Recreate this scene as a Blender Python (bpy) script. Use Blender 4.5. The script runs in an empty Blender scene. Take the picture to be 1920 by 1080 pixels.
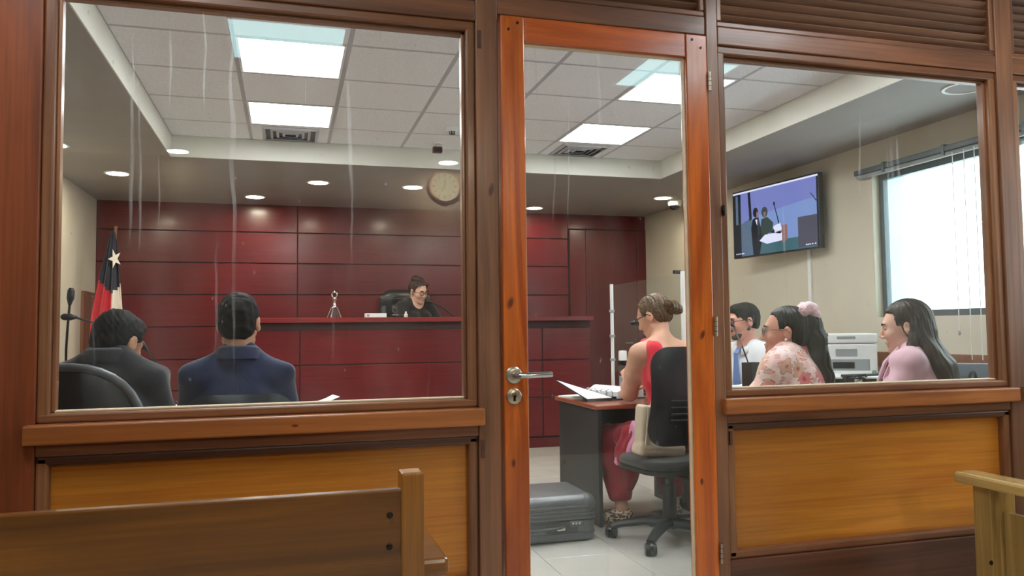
import bpy, bmesh, math, random
import numpy as np
from mathutils import Vector, Matrix, Euler

S = bpy.context.scene
COL = S.collection
random.seed(7)
PI = math.pi

# ------------------------------------------------------------------ camera
F_PX, YAW, PITCH, ROLL = 1478.42, 0.277719, 0.0535118, -0.01133
CAMP = np.array([0.0, 0.0, 1.22])
_cy, _sy, _cp, _sp = math.cos(YAW), math.sin(YAW), math.cos(PITCH), math.sin(PITCH)
FW = np.array([_sy * _cp, _cy * _cp, _sp])
_r0 = np.array([_cy, -_sy, 0.0])
_u0 = np.cross(_r0, FW)
RT = math.cos(ROLL) * _r0 + math.sin(ROLL) * _u0
UP = -math.sin(ROLL) * _r0 + math.cos(ROLL) * _u0


def ray(x, y):
    return RT * (x - 960) / F_PX - UP * (y - 540) / F_PX + FW


def AY(x, y, Y):
    d = ray(x, y)
    return CAMP + d * Y / d[1]


def AZ(x, y, Z):
    d = ray(x, y)
    return CAMP + d * (Z - CAMP[2]) / d[2]


def AX(x, y, X):
    d = ray(x, y)
    return CAMP + d * X / d[0]


cam = bpy.data.cameras.new('camera')
cam.sensor_width = 36
cam.lens = F_PX / 1920 * 36
cam.clip_start = 0.05
cam_o = bpy.data.objects.new('camera', cam)
COL.objects.link(cam_o)
cam_o.matrix_world = Matrix(((RT[0], UP[0], -FW[0], CAMP[0]), (RT[1], UP[1], -FW[1], CAMP[1]), (RT[2], UP[2], -FW[2], CAMP[2]), (0, 0, 0, 1)))
S.camera = cam_o

# ------------------------------------------------------------------ world, daylight, exposure
S.view_settings.view_transform = 'Standard'
S.view_settings.look = 'None'
S.view_settings.gamma = 1
S.view_settings.use_curve_mapping = False
S.view_settings.exposure = 0.35
S.cycles.transparent_max_bounces = 24
S.cycles.max_bounces = 7
S.cycles.use_light_tree = True
S.cycles.use_adaptive_sampling = True
S.cycles.adaptive_threshold = 0.045
S.cycles.diffuse_bounces = 4
S.cycles.sample_clamp_indirect = 25
SKY = 4.0          # overcast sky, the same in every direction
LED_E = 17.0       # courtroom LED panels
PUB_E = 5.5        # LED panels over the public seats, rear row
PUB_FILL = 15.5       # added unseen panels that brighten the pews and the partition
DOWN_E = 105.0      # lenses of the recessed downlights
CLOCK_E = 620.0     # the strong downlight over the public room's clock
w = bpy.data.worlds.new('overcast')
S.world = w
w.use_nodes = True
w.node_tree.nodes['Background'].inputs[0].default_value = (0.86, 0.96, 1.0, 1)
w.node_tree.nodes['Background'].inputs[1].default_value = SKY


def portal(name, loc, rot, sx, sy):
    l = bpy.data.lights.new(name, 'AREA')
    l.shape = 'RECTANGLE'
    l.size, l.size_y = sx, sy
    l.cycles.is_portal = True
    o = bpy.data.objects.new(name, l)
    o.location = loc
    o.rotation_euler = rot
    COL.objects.link(o)


# portals only guide sampling of the sky through the two window openings (they point into the room)
portal('daylight_portal', (4.36, 3.74, 1.82), (0, PI / 2, 0), 1.06, 2.36)
portal('daylight_portal', (4.36, 1.45, 1.75), (0, PI / 2, 0), 1.3, 1.1)


# ------------------------------------------------------------------ materials
def lin(v):
    v /= 255.0
    return v / 12.92 if v <= 0.04045 else ((v + 0.055) / 1.055) ** 2.4


def C(r, g, b):
    return (lin(r), lin(g), lin(b), 1.0)


MATS = {}


class NT:
    def __init__(s, name):
        m = bpy.data.materials.new(name)
        m.use_nodes = True
        s.m = m
        s.t = m.node_tree
        s.t.nodes.clear()
        s.out = s.n('ShaderNodeOutputMaterial')
        MATS[name] = m

    def n(s, typ, ins=None, **kw):
        nd = s.t.nodes.new(typ)
        for k, v in kw.items():
            setattr(nd, k, v)
        for k, v in (ins or {}).items():
            s.set(nd.inputs[k], v)
        return nd

    def set(s, sock, v):
        if isinstance(v, bpy.types.NodeSocket):
            s.t.links.new(v, sock)
        elif isinstance(v, bpy.types.Node):
            s.t.links.new(v.outputs[0], sock)
        else:
            sock.default_value = v

    def math(s, op, a, b=0.0, c=None, clamp=False):
        nd = s.n('ShaderNodeMath', operation=op, use_clamp=clamp)
        s.set(nd.inputs[0], a)
        s.set(nd.inputs[1], b)
        if c is not None:
            s.set(nd.inputs[2], c)
        return nd.outputs[0]

    def ramp(s, fac, stops):
        nd = s.n('ShaderNodeValToRGB')
        e = nd.color_ramp.elements
        while len(e) < len(stops):
            e.new(0.5)
        for i, (p, c) in enumerate(stops):
            e[i].position = p
            e[i].color = c if len(c) == 4 else (*c, 1)
        s.set(nd.inputs[0], fac)
        return nd.outputs[0]

    def mix(s, fac, a, b, blend='MIX'):
        nd = s.n('ShaderNodeMix', data_type='RGBA', blend_type=blend)
        s.set(nd.inputs[0], fac)
        s.set(nd.inputs[6], a)
        s.set(nd.inputs[7], b)
        return nd.outputs[2]

    def coords(s, scale=(1, 1, 1), rnd=True):
        tc = s.n('ShaderNodeTexCoord')
        v = tc.outputs['Object']
        if rnd:
            oi = s.n('ShaderNodeObjectInfo')
            mv = s.n('ShaderNodeVectorMath', operation='MULTIPLY_ADD')
            s.set(mv.inputs[0], oi.outputs['Random'])
            mv.inputs[1].default_value = (37.0, 23.0, 51.0)
            s.set(mv.inputs[2], v)
            v = mv.outputs[0]
        mp = s.n('ShaderNodeMapping')
        s.set(mp.inputs['Vector'], v)
        mp.inputs['Scale'].default_value = scale
        return mp.outputs[0]

    def noise(s, vec, scale=5.0, detail=3.0, rough=0.5, dist=0.0):
        nd = s.n('ShaderNodeTexNoise')
        s.set(nd.inputs['Vector'], vec)
        nd.inputs['Scale'].default_value = scale
        nd.inputs['Detail'].default_value = detail
        nd.inputs['Roughness'].default_value = rough
        nd.inputs['Distortion'].default_value = dist
        return nd.outputs[0]

    def bsdf(s, col, rough=0.5, metal=0.0, coat=0.0, spec=0.5, bump=None, bstr=0.2, bdist=0.002, sheen=0.0, sss=0.0, emit=None, estr=0.0, coatr=0.15):
        p = s.n('ShaderNodeBsdfPrincipled')
        s.set(p.inputs['Base Color'], col)
        s.set(p.inputs['Roughness'], rough)
        p.inputs['Metallic'].default_value = metal
        p.inputs['Coat Weight'].default_value = coat
        p.inputs['Coat Roughness'].default_value = coatr
        p.inputs['Specular IOR Level'].default_value = spec
        p.inputs['Sheen Weight'].default_value = sheen
        if sss:
            p.inputs['Subsurface Weight'].default_value = sss
            p.inputs['Subsurface Radius'].default_value = (0.01, 0.004, 0.002)
            p.inputs['Subsurface Scale'].default_value = 0.5
        if emit is not None:
            s.set(p.inputs['Emission Color'], emit)
            p.inputs['Emission Strength'].default_value = estr
        if bump is not None:
            b = s.n('ShaderNodeBump')
            b.inputs['Strength'].default_value = bstr
            b.inputs['Distance'].default_value = bdist
            s.set(b.inputs['Height'], bump)
            s.set(p.inputs['Normal'], b.outputs[0])
        s.t.links.new(p.outputs[0], s.out.inputs[0])
        return p


def plain(name, col, rough=0.5, var=0.06, scale=8.0, metal=0.0, coat=0.0, bstr=0.0, spec=0.5, bdist=0.002, sheen=0.0, stretch=(1, 1, 1), coatr=0.15):
    t = NT(name)
    n = t.noise(t.coords(stretch), scale, 4)
    lo = tuple(max(0, c * (1 - var * 2)) for c in col[:3]) + (1,)
    hi = tuple(min(1, c * (1 + var * 2)) for c in col[:3]) + (1,)
    t.bsdf(t.ramp(n, [(0.3, lo), (0.7, hi)]), rough, metal, coat, spec, n if bstr else None, bstr, bdist, sheen, coatr=coatr)
    return t.m


def wood(name, c1, c2, axis='z', rough=0.38, coat=0.35, big=1.0, knots=True, dark=None, contrast=1.0, spec=0.5):
    t = NT(name)
    sc = {'x': (0.55, 7, 7), 'y': (7, 0.55, 7), 'z': (7, 7, 0.55)}[axis]
    fs = {'x': (2.0, 110, 110), 'y': (110, 2.0, 110), 'z': (110, 110, 2.0)}[axis]
    ks = {'x': (0.9, 4, 4), 'y': (4, 0.9, 4), 'z': (4, 4, 0.9)}[axis]
    a = t.noise(t.coords(sc), 1.6 * big, 5, 0.55, 1.2)
    f = t.noise(t.coords(fs), 1.0, 3, 0.6)
    g = t.noise(t.coords((1, 1, 1)), 1.1, 2)
    col = t.ramp(a, [(0.5 - 0.22 / contrast, c2), (0.5 + 0.18 / contrast, c1)])
    fine = t.ramp(f, [(0.3, (0.72, 0.7, 0.68)), (0.6, (1.04, 1.04, 1.04))])
    col = t.mix(0.75, col, fine, 'MULTIPLY')
    blot = t.ramp(g, [(0.35, (0.74, 0.72, 0.72)), (0.65, (1.12, 1.1, 1.06))])
    col = t.mix(0.8, col, blot, 'MULTIPLY')
    if knots:
        v = t.n('ShaderNodeTexVoronoi')
        t.set(v.inputs['Vector'], t.coords(ks))
        v.inputs['Scale'].default_value = 0.75
        kd = t.ramp(v.outputs['Distance'], [(0.02, (1, 1, 1)), (0.11, (0, 0, 0))])
        dk = dark or tuple(c * 0.22 for c in c2[:3]) + (1,)
        col = t.mix(t.math('MULTIPLY', kd, 0.8), col, dk)
    t.bsdf(col, t.ramp(f, [(0.2, (rough * 1.2,) * 3), (0.8, (rough * 0.85,) * 3)]), 0, coat, spec, f, 0.12, 0.001)
    return t.m


def emissive(name, col, e):
    t = NT(name)
    n = t.noise(t.coords(), 3.0, 1)
    em = t.n('ShaderNodeEmission')
    t.set(em.inputs[0], t.ramp(n, [(0.0, tuple(c * 0.98 for c in col[:3]) + (1,)), (1.0, col)]))
    em.inputs[1].default_value = e
    t.t.links.new(em.outputs[0], t.out.inputs[0])
    return t.m


def glass_mat(name, tint, r0=0.04, dirt=0.0, seed=0.0, rough=0.0):
    t = NT(name)
    lw = t.n('ShaderNodeLayerWeight')
    lw.inputs['Blend'].default_value = 0.5
    p5 = t.math('POWER', lw.outputs['Facing'], 5.0)
    fr = t.math('MULTIPLY_ADD', p5, 1 - r0, r0)
    tr = t.n('ShaderNodeBsdfTransparent')
    tr.inputs[0].default_value = tint
    gl = t.n('ShaderNodeBsdfGlossy')
    gl.inputs['Roughness'].default_value = rough
    gl.inputs['Color'].default_value = (0.9, 1.0, 1.0, 1)
    mx = t.n('ShaderNodeMixShader')
    t.set(mx.inputs[0], fr)
    t.t.links.new(tr.outputs[0], mx.inputs[1])
    t.t.links.new(gl.outputs[0], mx.inputs[2])
    last = mx
    if dirt:
        # dried runs of cleaning water: thin, nearly vertical streaks, and a few specks
        wob = t.noise(t.coords((2.2, 1, 3.0), False), 1.0, 2)
        tc = t.n('ShaderNodeTexCoord')
        sx = t.n('ShaderNodeSeparateXYZ')
        t.set(sx.inputs[0], tc.outputs['Object'])
        xx = t.math('MULTIPLY_ADD', wob, 0.05, t.math('ADD', sx.outputs[0], seed))
        cv = t.n('ShaderNodeCombineXYZ')
        t.set(cv.inputs[0], t.math('MULTIPLY', xx, 42.0))
        t.set(cv.inputs[2], t.math('MULTIPLY', sx.outputs[2], 0.9))
        st = t.noise(cv.outputs[0], 1.0, 2, 0.4)
        line = t.ramp(st, [(0.655, (0, 0, 0)), (0.70, (1, 1, 1))])
        top = t.ramp(sx.outputs[2], [(0.0, (0.12,) * 3), (1.0, (1,) * 3)])
        m2 = t.n('ShaderNodeMapRange')
        t.set(m2.inputs[0], sx.outputs[2])
        m2.inputs[1].default_value = 1.0
        m2.inputs[2].default_value = 2.0
        m2.inputs[3].default_value = 0.12
        m2.inputs[4].default_value = 1.0
        big = t.ramp(t.noise(t.coords((1.2, 1, 1.6), False), 1.5, 2), [(0.35, (0.15,) * 3), (0.65, (1,) * 3)])
        sp = t.ramp(t.noise(t.coords((1, 1, 0.5), False), 70.0, 1), [(0.76, (0, 0, 0)), (0.8, (1, 1, 1))])
        hz = t.ramp(t.noise(t.coords((1, 1, 0.25), False), 8.0, 4), [(0.4, (0.0,) * 3), (0.75, (1.0,) * 3)])
        f1 = t.math('MULTIPLY', t.math('MULTIPLY', line, m2.outputs[0]), big)
        f1 = t.math('MAXIMUM', f1, t.math('MULTIPLY', sp, 0.5))
        f1 = t.math('MULTIPLY_ADD', hz, 0.09, f1)
        f1 = t.math('MULTIPLY', f1, dirt, clamp=True)
        df = t.n('ShaderNodeBsdfDiffuse')
        df.inputs[0].default_value = (0.85, 0.88, 0.9, 1)
        tl = t.n('ShaderNodeBsdfTranslucent')
        tl.inputs[0].default_value = (0.85, 0.88, 0.9, 1)
        dm = t.n('ShaderNodeMixShader')
        dm.inputs[0].default_value = 0.5
        t.t.links.new(df.outputs[0], dm.inputs[1])
        t.t.links.new(tl.outputs[0], dm.inputs[2])
        m3 = t.n('ShaderNodeMixShader')
        t.set(m3.inputs[0], f1)
        t.t.links.new(mx.outputs[0], m3.inputs[1])
        t.t.links.new(dm.outputs[0], m3.inputs[2])
        last = m3
    t.t.links.new(last.outputs[0], t.out.inputs[0])
    return t.m


# ------------------------------------------------------------------ mesh helpers
class MB:
    def __init__(s):
        s.v = []
        s.f = []
        s.mi = []

    def add(s, vs, fs, mi=0):
        o = len(s.v)
        s.v += [tuple(map(float, p)) for p in vs]
        s.f += [tuple(i + o for i in f) for f in fs]
        s.mi += [mi] * len(fs)
        return s

    def box(s, x0, x1, y0, y1, z0, z1, mi=0):
        if x0 > x1: x0, x1 = x1, x0
        if y0 > y1: y0, y1 = y1, y0
        if z0 > z1: z0, z1 = z1, z0
        vs = [(x0, y0, z0), (x1, y0, z0), (x1, y1, z0), (x0, y1, z0), (x0, y0, z1), (x1, y0, z1), (x1, y1, z1), (x0, y1, z1)]
        return s.add(vs, [(0, 3, 2, 1), (4, 5, 6, 7), (0, 1, 5, 4), (1, 2, 6, 5), (2, 3, 7, 6), (3, 0, 4, 7)], mi)

    def obox(s, c, half, R, mi=0):
        c = Vector(c)
        vs = []
        for z in (-1, 1):
            for x, y in ((-1, -1), (1, -1), (1, 1), (-1, 1)):
                vs.append(c + R @ Vector((x * half[0], y * half[1], z * half[2])))
        return s.add(vs, [(0, 3, 2, 1), (4, 5, 6, 7), (0, 1, 5, 4), (1, 2, 6, 5), (2, 3, 7, 6), (3, 0, 4, 7)], mi)

    def tube(s, pts, r, n=10, cap=True, mi=0, flat=1.0, up=None):
        pts = [Vector(p) for p in pts]
        rs = r if isinstance(r, (list, tuple)) else [r] * len(pts)
        rings = []
        prev = None
        for i, p in enumerate(pts):
            t = (pts[min(i + 1, len(pts) - 1)] - pts[max(i - 1, 0)])
            t = t.normalized() if t.length > 1e-9 else Vector((0, 0, 1))
            if prev is None:
                ref = Vector(up) if up else (Vector((0, 0, 1)) if abs(t.z) < 0.9 else Vector((1, 0, 0)))
                a = t.cross(ref).normalized()
            else:
                a = (prev - t * prev.dot(t)).normalized()
            prev = a
            b = t.cross(a)
            rings.append([p + (a * math.cos(2 * PI * k / n) + b * flat * math.sin(2 * PI * k / n)) * rs[i] for k in range(n)])
        vs = [q for rg in rings for q in rg]
        fs = []
        for i in range(len(pts) - 1):
            for k in range(n):
                fs.append((i * n + k, i * n + (k + 1) % n, (i + 1) * n + (k + 1) % n, (i + 1) * n + k))
        if cap:
            fs.append(tuple(range(n - 1, -1, -1)))
            fs.append(tuple((len(pts) - 1) * n + k for k in range(n)))
        return s.add(vs, fs, mi)

    def lathe(s, prof, c=(0, 0, 0), n=24, R=None, mi=0, sx=1.0, sy=1.0):
        R = R or Matrix.Identity(3)
        c = Vector(c)
        vs = []
        for r, z in prof:
            for k in range(n):
                a = 2 * PI * k / n
                vs.append(c + R @ Vector((r * sx * math.cos(a), r * sy * math.sin(a), z)))
        fs = []
        for i in range(len(prof) - 1):
            for k in range(n):
                fs.append((i * n + k, i * n + (k + 1) % n, (i + 1) * n + (k + 1) % n, (i + 1) * n + k))
        disc = len(prof) == 2 and prof[0][1] == prof[1][1]
        if prof[0][0] > 1e-5 and not disc:
            fs.append(tuple(range(n - 1, -1, -1)))
        if prof[-1][0] > 1e-5 and not disc:
            fs.append(tuple((len(prof) - 1) * n + k for k in range(n)))
        return s.add(vs, fs, mi)

    def prism(s, poly, axis, a, b, mi=0):
        # poly: 2-D points in the plane across axis
        def p3(p, h):
            return {'x': (h, p[0], p[1]), 'y': (p[0], h, p[1]), 'z': (p[0], p[1], h)}[axis]
        n = len(poly)
        vs = [p3(p, a) for p in poly] + [p3(p, b) for p in poly]
        fs = [tuple(range(n - 1, -1, -1)), tuple(range(n, 2 * n))]
        for i in range(n):
            fs.append((i, (i + 1) % n, (i + 1) % n + n, i + n))
        return s.add(vs, fs, mi)

    def sphere(s, c, r, nu=14, nv=9, R=None, mi=0):
        rr = r if isinstance(r, (list, tuple)) else (r, r, r)
        R = R or Matrix.Identity(3)
        c = Vector(c)
        vs = [c + R @ Vector((0, 0, -rr[2]))]
        for j in range(1, nv):
            t = -PI / 2 + PI * j / nv
            for k in range(nu):
                a = 2 * PI * k / nu
                vs.append(c + R @ Vector((rr[0] * math.cos(t) * math.cos(a), rr[1] * math.cos(t) * math.sin(a), rr[2] * math.sin(t))))
        vs.append(c + R @ Vector((0, 0, rr[2])))
        fs = []
        for k in range(nu):
            fs.append((0, 1 + (k + 1) % nu, 1 + k))
            L = 1 + (nv - 2) * nu
            fs.append((len(vs) - 1, L + k, L + (k + 1) % nu))
        for j in range(nv - 2):
            for k in range(nu):
                a, b = 1 + j * nu + k, 1 + j * nu + (k + 1) % nu
                fs.append((a, b, b + nu, a + nu))
        return s.add(vs, fs, mi)

    def mesh(s, name, mats, bevel=0.0, smooth=False, seg=2):
        me = bpy.data.meshes.new(name)
        me.from_pydata(s.v, [], s.f)
        mats = mats if isinstance(mats, (list, tuple)) else [mats]
        for m in mats:
            me.materials.append(MATS[m] if isinstance(m, str) else m)
        me.polygons.foreach_set('material_index', s.mi)
        bm = bmesh.new()
        bm.from_mesh(me)
        bmesh.ops.recalc_face_normals(bm, faces=bm.faces)
        if bevel:
            ed = [e for e in bm.edges if len(e.link_faces) == 2 and e.calc_face_angle(0) > 0.6]
            bmesh.ops.bevel(bm, geom=ed, offset=bevel, segments=seg, profile=0.5, affect='EDGES', clamp_overlap=True)
        bm.to_mesh(me)
        bm.free()
        if smooth:
            me.shade_smooth()
            if smooth != 'all':
                me.set_sharp_from_angle(angle=0.7)
        return me

    def obj(s, name, mats, parent=None, bevel=0.0, smooth=False, seg=2):
        return link(name, s.mesh(name, mats, bevel, smooth, seg), parent)


def link(name, me, parent=None, loc=None, rz=None):
    o = bpy.data.objects.new(name, me)
    COL.objects.link(o)
    if parent is not None:
        o.parent = parent
    if loc is not None:
        o.location = loc
    if rz is not None:
        o.rotation_euler = (0, 0, rz)
    return o


def tag(o, label, cat, group=None, kind=None):
    o['label'] = label
    o['category'] = cat
    if group:
        o['group'] = group
    if kind:
        o['kind'] = kind
    return o


def thing(name, label, cat, loc=(0, 0, 0), rz=0.0, group=None):
    o = bpy.data.objects.new(name, None)
    o.empty_display_size = 0.1
    COL.objects.link(o)
    o.location = loc
    o.rotation_euler = (0, 0, rz)
    return tag(o, label, cat, group)


def struct(name, label=None, cat=None, me=None, parent=None):
    o = bpy.data.objects.new(name, me)
    COL.objects.link(o)
    if parent is not None:
        o.parent = parent
    else:
        o['kind'] = 'structure'
        if label:
            o['label'] = label
        if cat:
            o['category'] = cat
    return o


def dup_tree(o, parent=None):
    c = o.copy()
    COL.objects.link(c)
    c.parent = parent
    for ch in o.children:
        dup_tree(ch, c)
    return c


def bez(p0, p1, p2, p3, n=12):
    p0, p1, p2, p3 = map(Vector, (p0, p1, p2, p3))
    return [p0 * (1 - t) ** 3 + p1 * 3 * t * (1 - t) ** 2 + p2 * 3 * t * t * (1 - t) + p3 * t ** 3 for t in [i / n for i in range(n + 1)]]


def rrect(w, h, r, n=5, cx=0, cy=0):
    pts = []
    for sx, sy, a0 in ((1, 1, 0), (-1, 1, PI / 2), (-1, -1, PI), (1, -1, 1.5 * PI)):
        for i in range(n + 1):
            a = a0 + PI / 2 * i / n
            pts.append((cx + sx * (w / 2 - r) + r * math.cos(a), cy + sy * (h / 2 - r) + r * math.sin(a)))
    return pts

# ------------------------------------------------------------------ palette
wood('wood_post', C(156, 106, 76), C(100, 64, 46), 'z', 0.42, 0.25)
wood('wood_rail', C(150, 96, 66), C(96, 58, 38), 'x', 0.42, 0.25)
wood('wood_reddish_post', C(146, 76, 42), C(98, 46, 24), 'z', 0.36, 0.4)
wood('wood_sill', C(190, 116, 60), C(140, 76, 34), 'x', 0.36, 0.4)
wood('wood_bead', C(146, 94, 60), C(104, 60, 36), 'x', 0.38, 0.3, knots=False)
wood('wood_bead_upright', C(160, 108, 72), C(112, 68, 42), 'z', 0.38, 0.3, knots=False)
wood('wood_door', C(216, 110, 34), C(162, 68, 16), 'z', 0.28, 0.6, contrast=1.5)
wood('wood_door_rail', C(206, 100, 40), C(158, 66, 22), 'x', 0.28, 0.6, contrast=1.5)
wood('wood_panel', C(214, 142, 50), C(182, 102, 30), 'x', 0.34, 0.35, 1.3, knots=False, contrast=0.7)
wood('wood_plinth', C(110, 66, 46), C(66, 36, 24), 'x', 0.4, 0.25)
wood('wood_louver', C(150, 108, 84), C(104, 72, 54), 'x', 0.5, 0.15, knots=False)
wood('wood_pew', C(146, 90, 20), C(100, 56, 8), 'x', 0.3, 0.5)
wood('wood_pew_upright', C(156, 100, 32), C(110, 64, 16), 'z', 0.3, 0.5)
wood('wood_pale_pew', C(212, 178, 112), C(176, 140, 78), 'y', 0.22, 0.8, knots=False)
wood('wood_pale_upright', C(200, 164, 98), C(162, 126, 66), 'z', 0.32, 0.4)
wood('red_laminate', C(116, 25, 33), C(96, 18, 26), 'x', 0.3, 0.25, 1.6, knots=False, contrast=0.6)
wood('red_laminate_top', C(140, 38, 42), C(116, 28, 32), 'x', 0.3, 0.2, 1.6, knots=False, contrast=0.6)
wood('red_laminate_upright', C(110, 24, 33), C(92, 18, 26), 'z', 0.3, 0.25, 1.6, knots=False, contrast=0.6)
plain('red_groove', C(52, 14, 18), 0.6)
wood('wood_desktop', C(170, 92, 58), C(138, 66, 40), 'x', 0.3, 0.3, 1.4, knots=False, contrast=0.7)
wood('wood_brown_board', C(146, 96, 66), C(116, 70, 46), 'z', 0.4, 0.2, knots=False)
plain('paint_beige', C(206, 200, 182), 0.75, 0.02, 3, bstr=0.05)
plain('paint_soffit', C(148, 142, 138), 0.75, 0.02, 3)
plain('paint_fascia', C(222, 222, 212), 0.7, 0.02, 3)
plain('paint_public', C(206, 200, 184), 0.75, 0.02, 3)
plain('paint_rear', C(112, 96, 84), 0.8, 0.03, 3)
plain('paint_jamb', C(186, 222, 228), 0.6, 0.03, 3)
plain('ceiling_tile', C(222, 222, 226), 0.85, 0.05, 90, bstr=0.25)
plain('tbar', C(172, 172, 178), 0.45, 0.02)
plain('floor_tile', C(206, 204, 196), 0.22, 0.025, 5, coat=0.2)
plain('grout', C(120, 118, 112), 0.9)
plain('black_plastic', C(22, 23, 26), 0.42, 0.08, 40, bstr=0.05)
plain('black_gloss', C(18, 18, 20), 0.2, 0.05)
plain('chair_shell', C(28, 32, 40), 0.38, 0.06, 50, bstr=0.06)
plain('chair_fabric', C(20, 22, 26), 0.8, 0.15, 160, bstr=0.3, sheen=0.3)
plain('navy_board', C(20, 20, 24), 0.55, 0.08, 30)
plain('chrome', C(205, 205, 205), 0.22, 0.03, 20, metal=1.0)
plain('satin_steel', C(190, 182, 168), 0.32, 0.04, 30, metal=1.0)
plain('brass_old', C(160, 140, 100), 0.4, 0.1, 40, metal=1.0)
plain('hinge_painted', C(84, 52, 38), 0.5, 0.1, 40)
plain('screw_dark', C(40, 30, 22), 0.4, 0.1, 40, metal=0.6)
plain('white_plastic', C(232, 234, 232), 0.4, 0.02)
plain('grey_plastic', C(150, 156, 158), 0.45, 0.03)
plain('paper', C(240, 244, 246), 0.8, 0.015, 6)
plain('alu_frame', C(98, 108, 112), 0.4, 0.04, 20, metal=0.4)
plain('sealant', C(214, 190, 160), 0.6, 0.05, 30)
glass_mat('partition_glass', (0.965, 0.975, 0.97, 1), 0.04, 0.24, 0.0)
glass_mat('door_glass', (0.965, 0.975, 0.97, 1), 0.04, 0.2, 3.7)
glass_mat('window_glass', (0.95, 0.99, 0.99, 1), 0.04)
glass_mat('acrylic', (0.95, 0.965, 0.965, 1), 0.045)
emissive('led_white', (1.0, 1.0, 1.0, 1), LED_E)
emissive('led_public', (0.62, 0.96, 1.0, 1), PUB_E)
emissive('led_public_fill', (0.95, 0.98, 1.0, 1), PUB_FILL)
emissive('lamp_warm', (1.0, 0.88, 0.68, 1), DOWN_E)
emissive('lamp_clock', (1.0, 0.9, 0.72, 1), CLOCK_E)

# ------------------------------------------------------------------ room measures
XL, XR, YB = -1.88, 4.24, 8.85        # courtroom side walls and panelled end wall
PF, PB = 2.35, 2.43                    # front and back of the glazed partition
ZS, ZT = 2.60, 2.77                    # soffit and tiled ceiling
TX0, TX1, TY1 = -0.88, 3.312, 6.56     # edges of the raised tiled field
TY0 = 3.03
YR = -2.6                              # rear wall of the public room
PXL = -3.0

# ------------------------------------------------------------------ floor
fl = struct('floor', 'pale cream ceramic tiled floor of the courtroom', None, MB().box(PXL - 0.15, XR + 0.3, YR - 0.15, YB + 0.15, -0.1, -0.004).mesh('floor', 'grout'))
TP = 0.445
m_tile = MB().box(-TP / 2 + 0.002, TP / 2 - 0.002, -TP / 2 + 0.002, TP / 2 - 0.002, -0.006, 0).mesh('tile', 'floor_tile', 0.0012, False, 1)
for i in range(-8, 8):
    for j in range(-4, 11):
        cx, cy = 1.317 + TP * (i + 0.5), 4.063 + TP * (j + 0.5)
        if XL - 0.2 < cx < XR + 0.2 and PB + 0.1 < cy < 8.2:
            link('tile', m_tile, fl, (cx, cy, 0))
MB().box(PXL, XR, YR, PB + 0.02, -0.006, 0).obj('public_floor_sheet', 'floor_tile', fl)

# ------------------------------------------------------------------ ceiling: soffit ring, fascia, tiles, bars
ce = struct('ceiling', 'suspended white tile ceiling in a raised field with plaster soffit around it', None,
            MB().box(PXL, XR, YR, YB, 2.84, 2.95).mesh('ceiling', 'paint_fascia'))
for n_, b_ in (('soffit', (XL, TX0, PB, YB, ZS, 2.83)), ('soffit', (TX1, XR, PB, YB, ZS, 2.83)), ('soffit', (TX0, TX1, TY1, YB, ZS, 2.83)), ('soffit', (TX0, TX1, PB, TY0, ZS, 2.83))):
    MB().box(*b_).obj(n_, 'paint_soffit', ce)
for b_ in ((TX0 - 0.001, TX0 + 0.006, TY0, TY1, ZS - 0.001, ZT), (TX1 - 0.006, TX1 + 0.001, TY0, TY1, ZS - 0.001, ZT), (TX0, TX1, TY1 - 0.006, TY1 + 0.001, ZS - 0.001, ZT), (TX0, TX1, TY0 - 0.001, TY0 + 0.006, ZS - 0.001, ZT)):
    MB().box(*b_).obj('fascia', 'paint_fascia', ce)
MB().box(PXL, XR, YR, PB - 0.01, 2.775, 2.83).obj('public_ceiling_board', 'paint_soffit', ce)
CW = (TX1 - TX0) / 7
xs = [TX0 + CW * i for i in range(8)]
ys = [TY1, 6.06, 5.46, 4.86, 4.26, 3.66, TY0]
led_cells = {(1, 1), (1, 3), (5, 1), (5, 3), (1, 5), (5, 5)}
for i in range(7):
    for j in range(6):
        y1, y0 = ys[j], ys[j + 1]
        if (i, j) in led_cells:
            continue
        key = 'tile_%d' % (0 if j == 0 else 1 if j < 5 else 2)
        me = bpy.data.meshes.get('ceil_' + key)
        if me is None:
            me = MB().box(-CW / 2 + 0.01, CW / 2 - 0.01, -(y1 - y0) / 2 + 0.01, (y1 - y0) / 2 - 0.01, 0, 0.012).mesh('ceil_' + key, 'ceiling_tile', 0.004, False, 1)
        link('tile', me, ce, ((xs[i] + xs[i + 1]) / 2, (y0 + y1) / 2, ZT - 0.004))
for x in xs[1:-1]:
    MB().box(x - 0.012, x + 0.012, TY0, TY1, ZT - 0.003, ZT + 0.03).obj('tee_bar', 'tbar', ce)
for y in ys[1:-1]:
    MB().box(TX0, TX1, y - 0.012, y + 0.012, ZT - 0.0025, ZT + 0.03).obj('tee_bar', 'tbar', ce)
for b_ in ((TX0, TX0 + 0.02, TY0, TY1), (TX1 - 0.02, TX1, TY0, TY1), (TX0, TX1, TY1 - 0.02, TY1)):
    MB().box(*b_, ZT - 0.003, ZT + 0.02).obj('edge_bar', 'tbar', ce)

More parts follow.
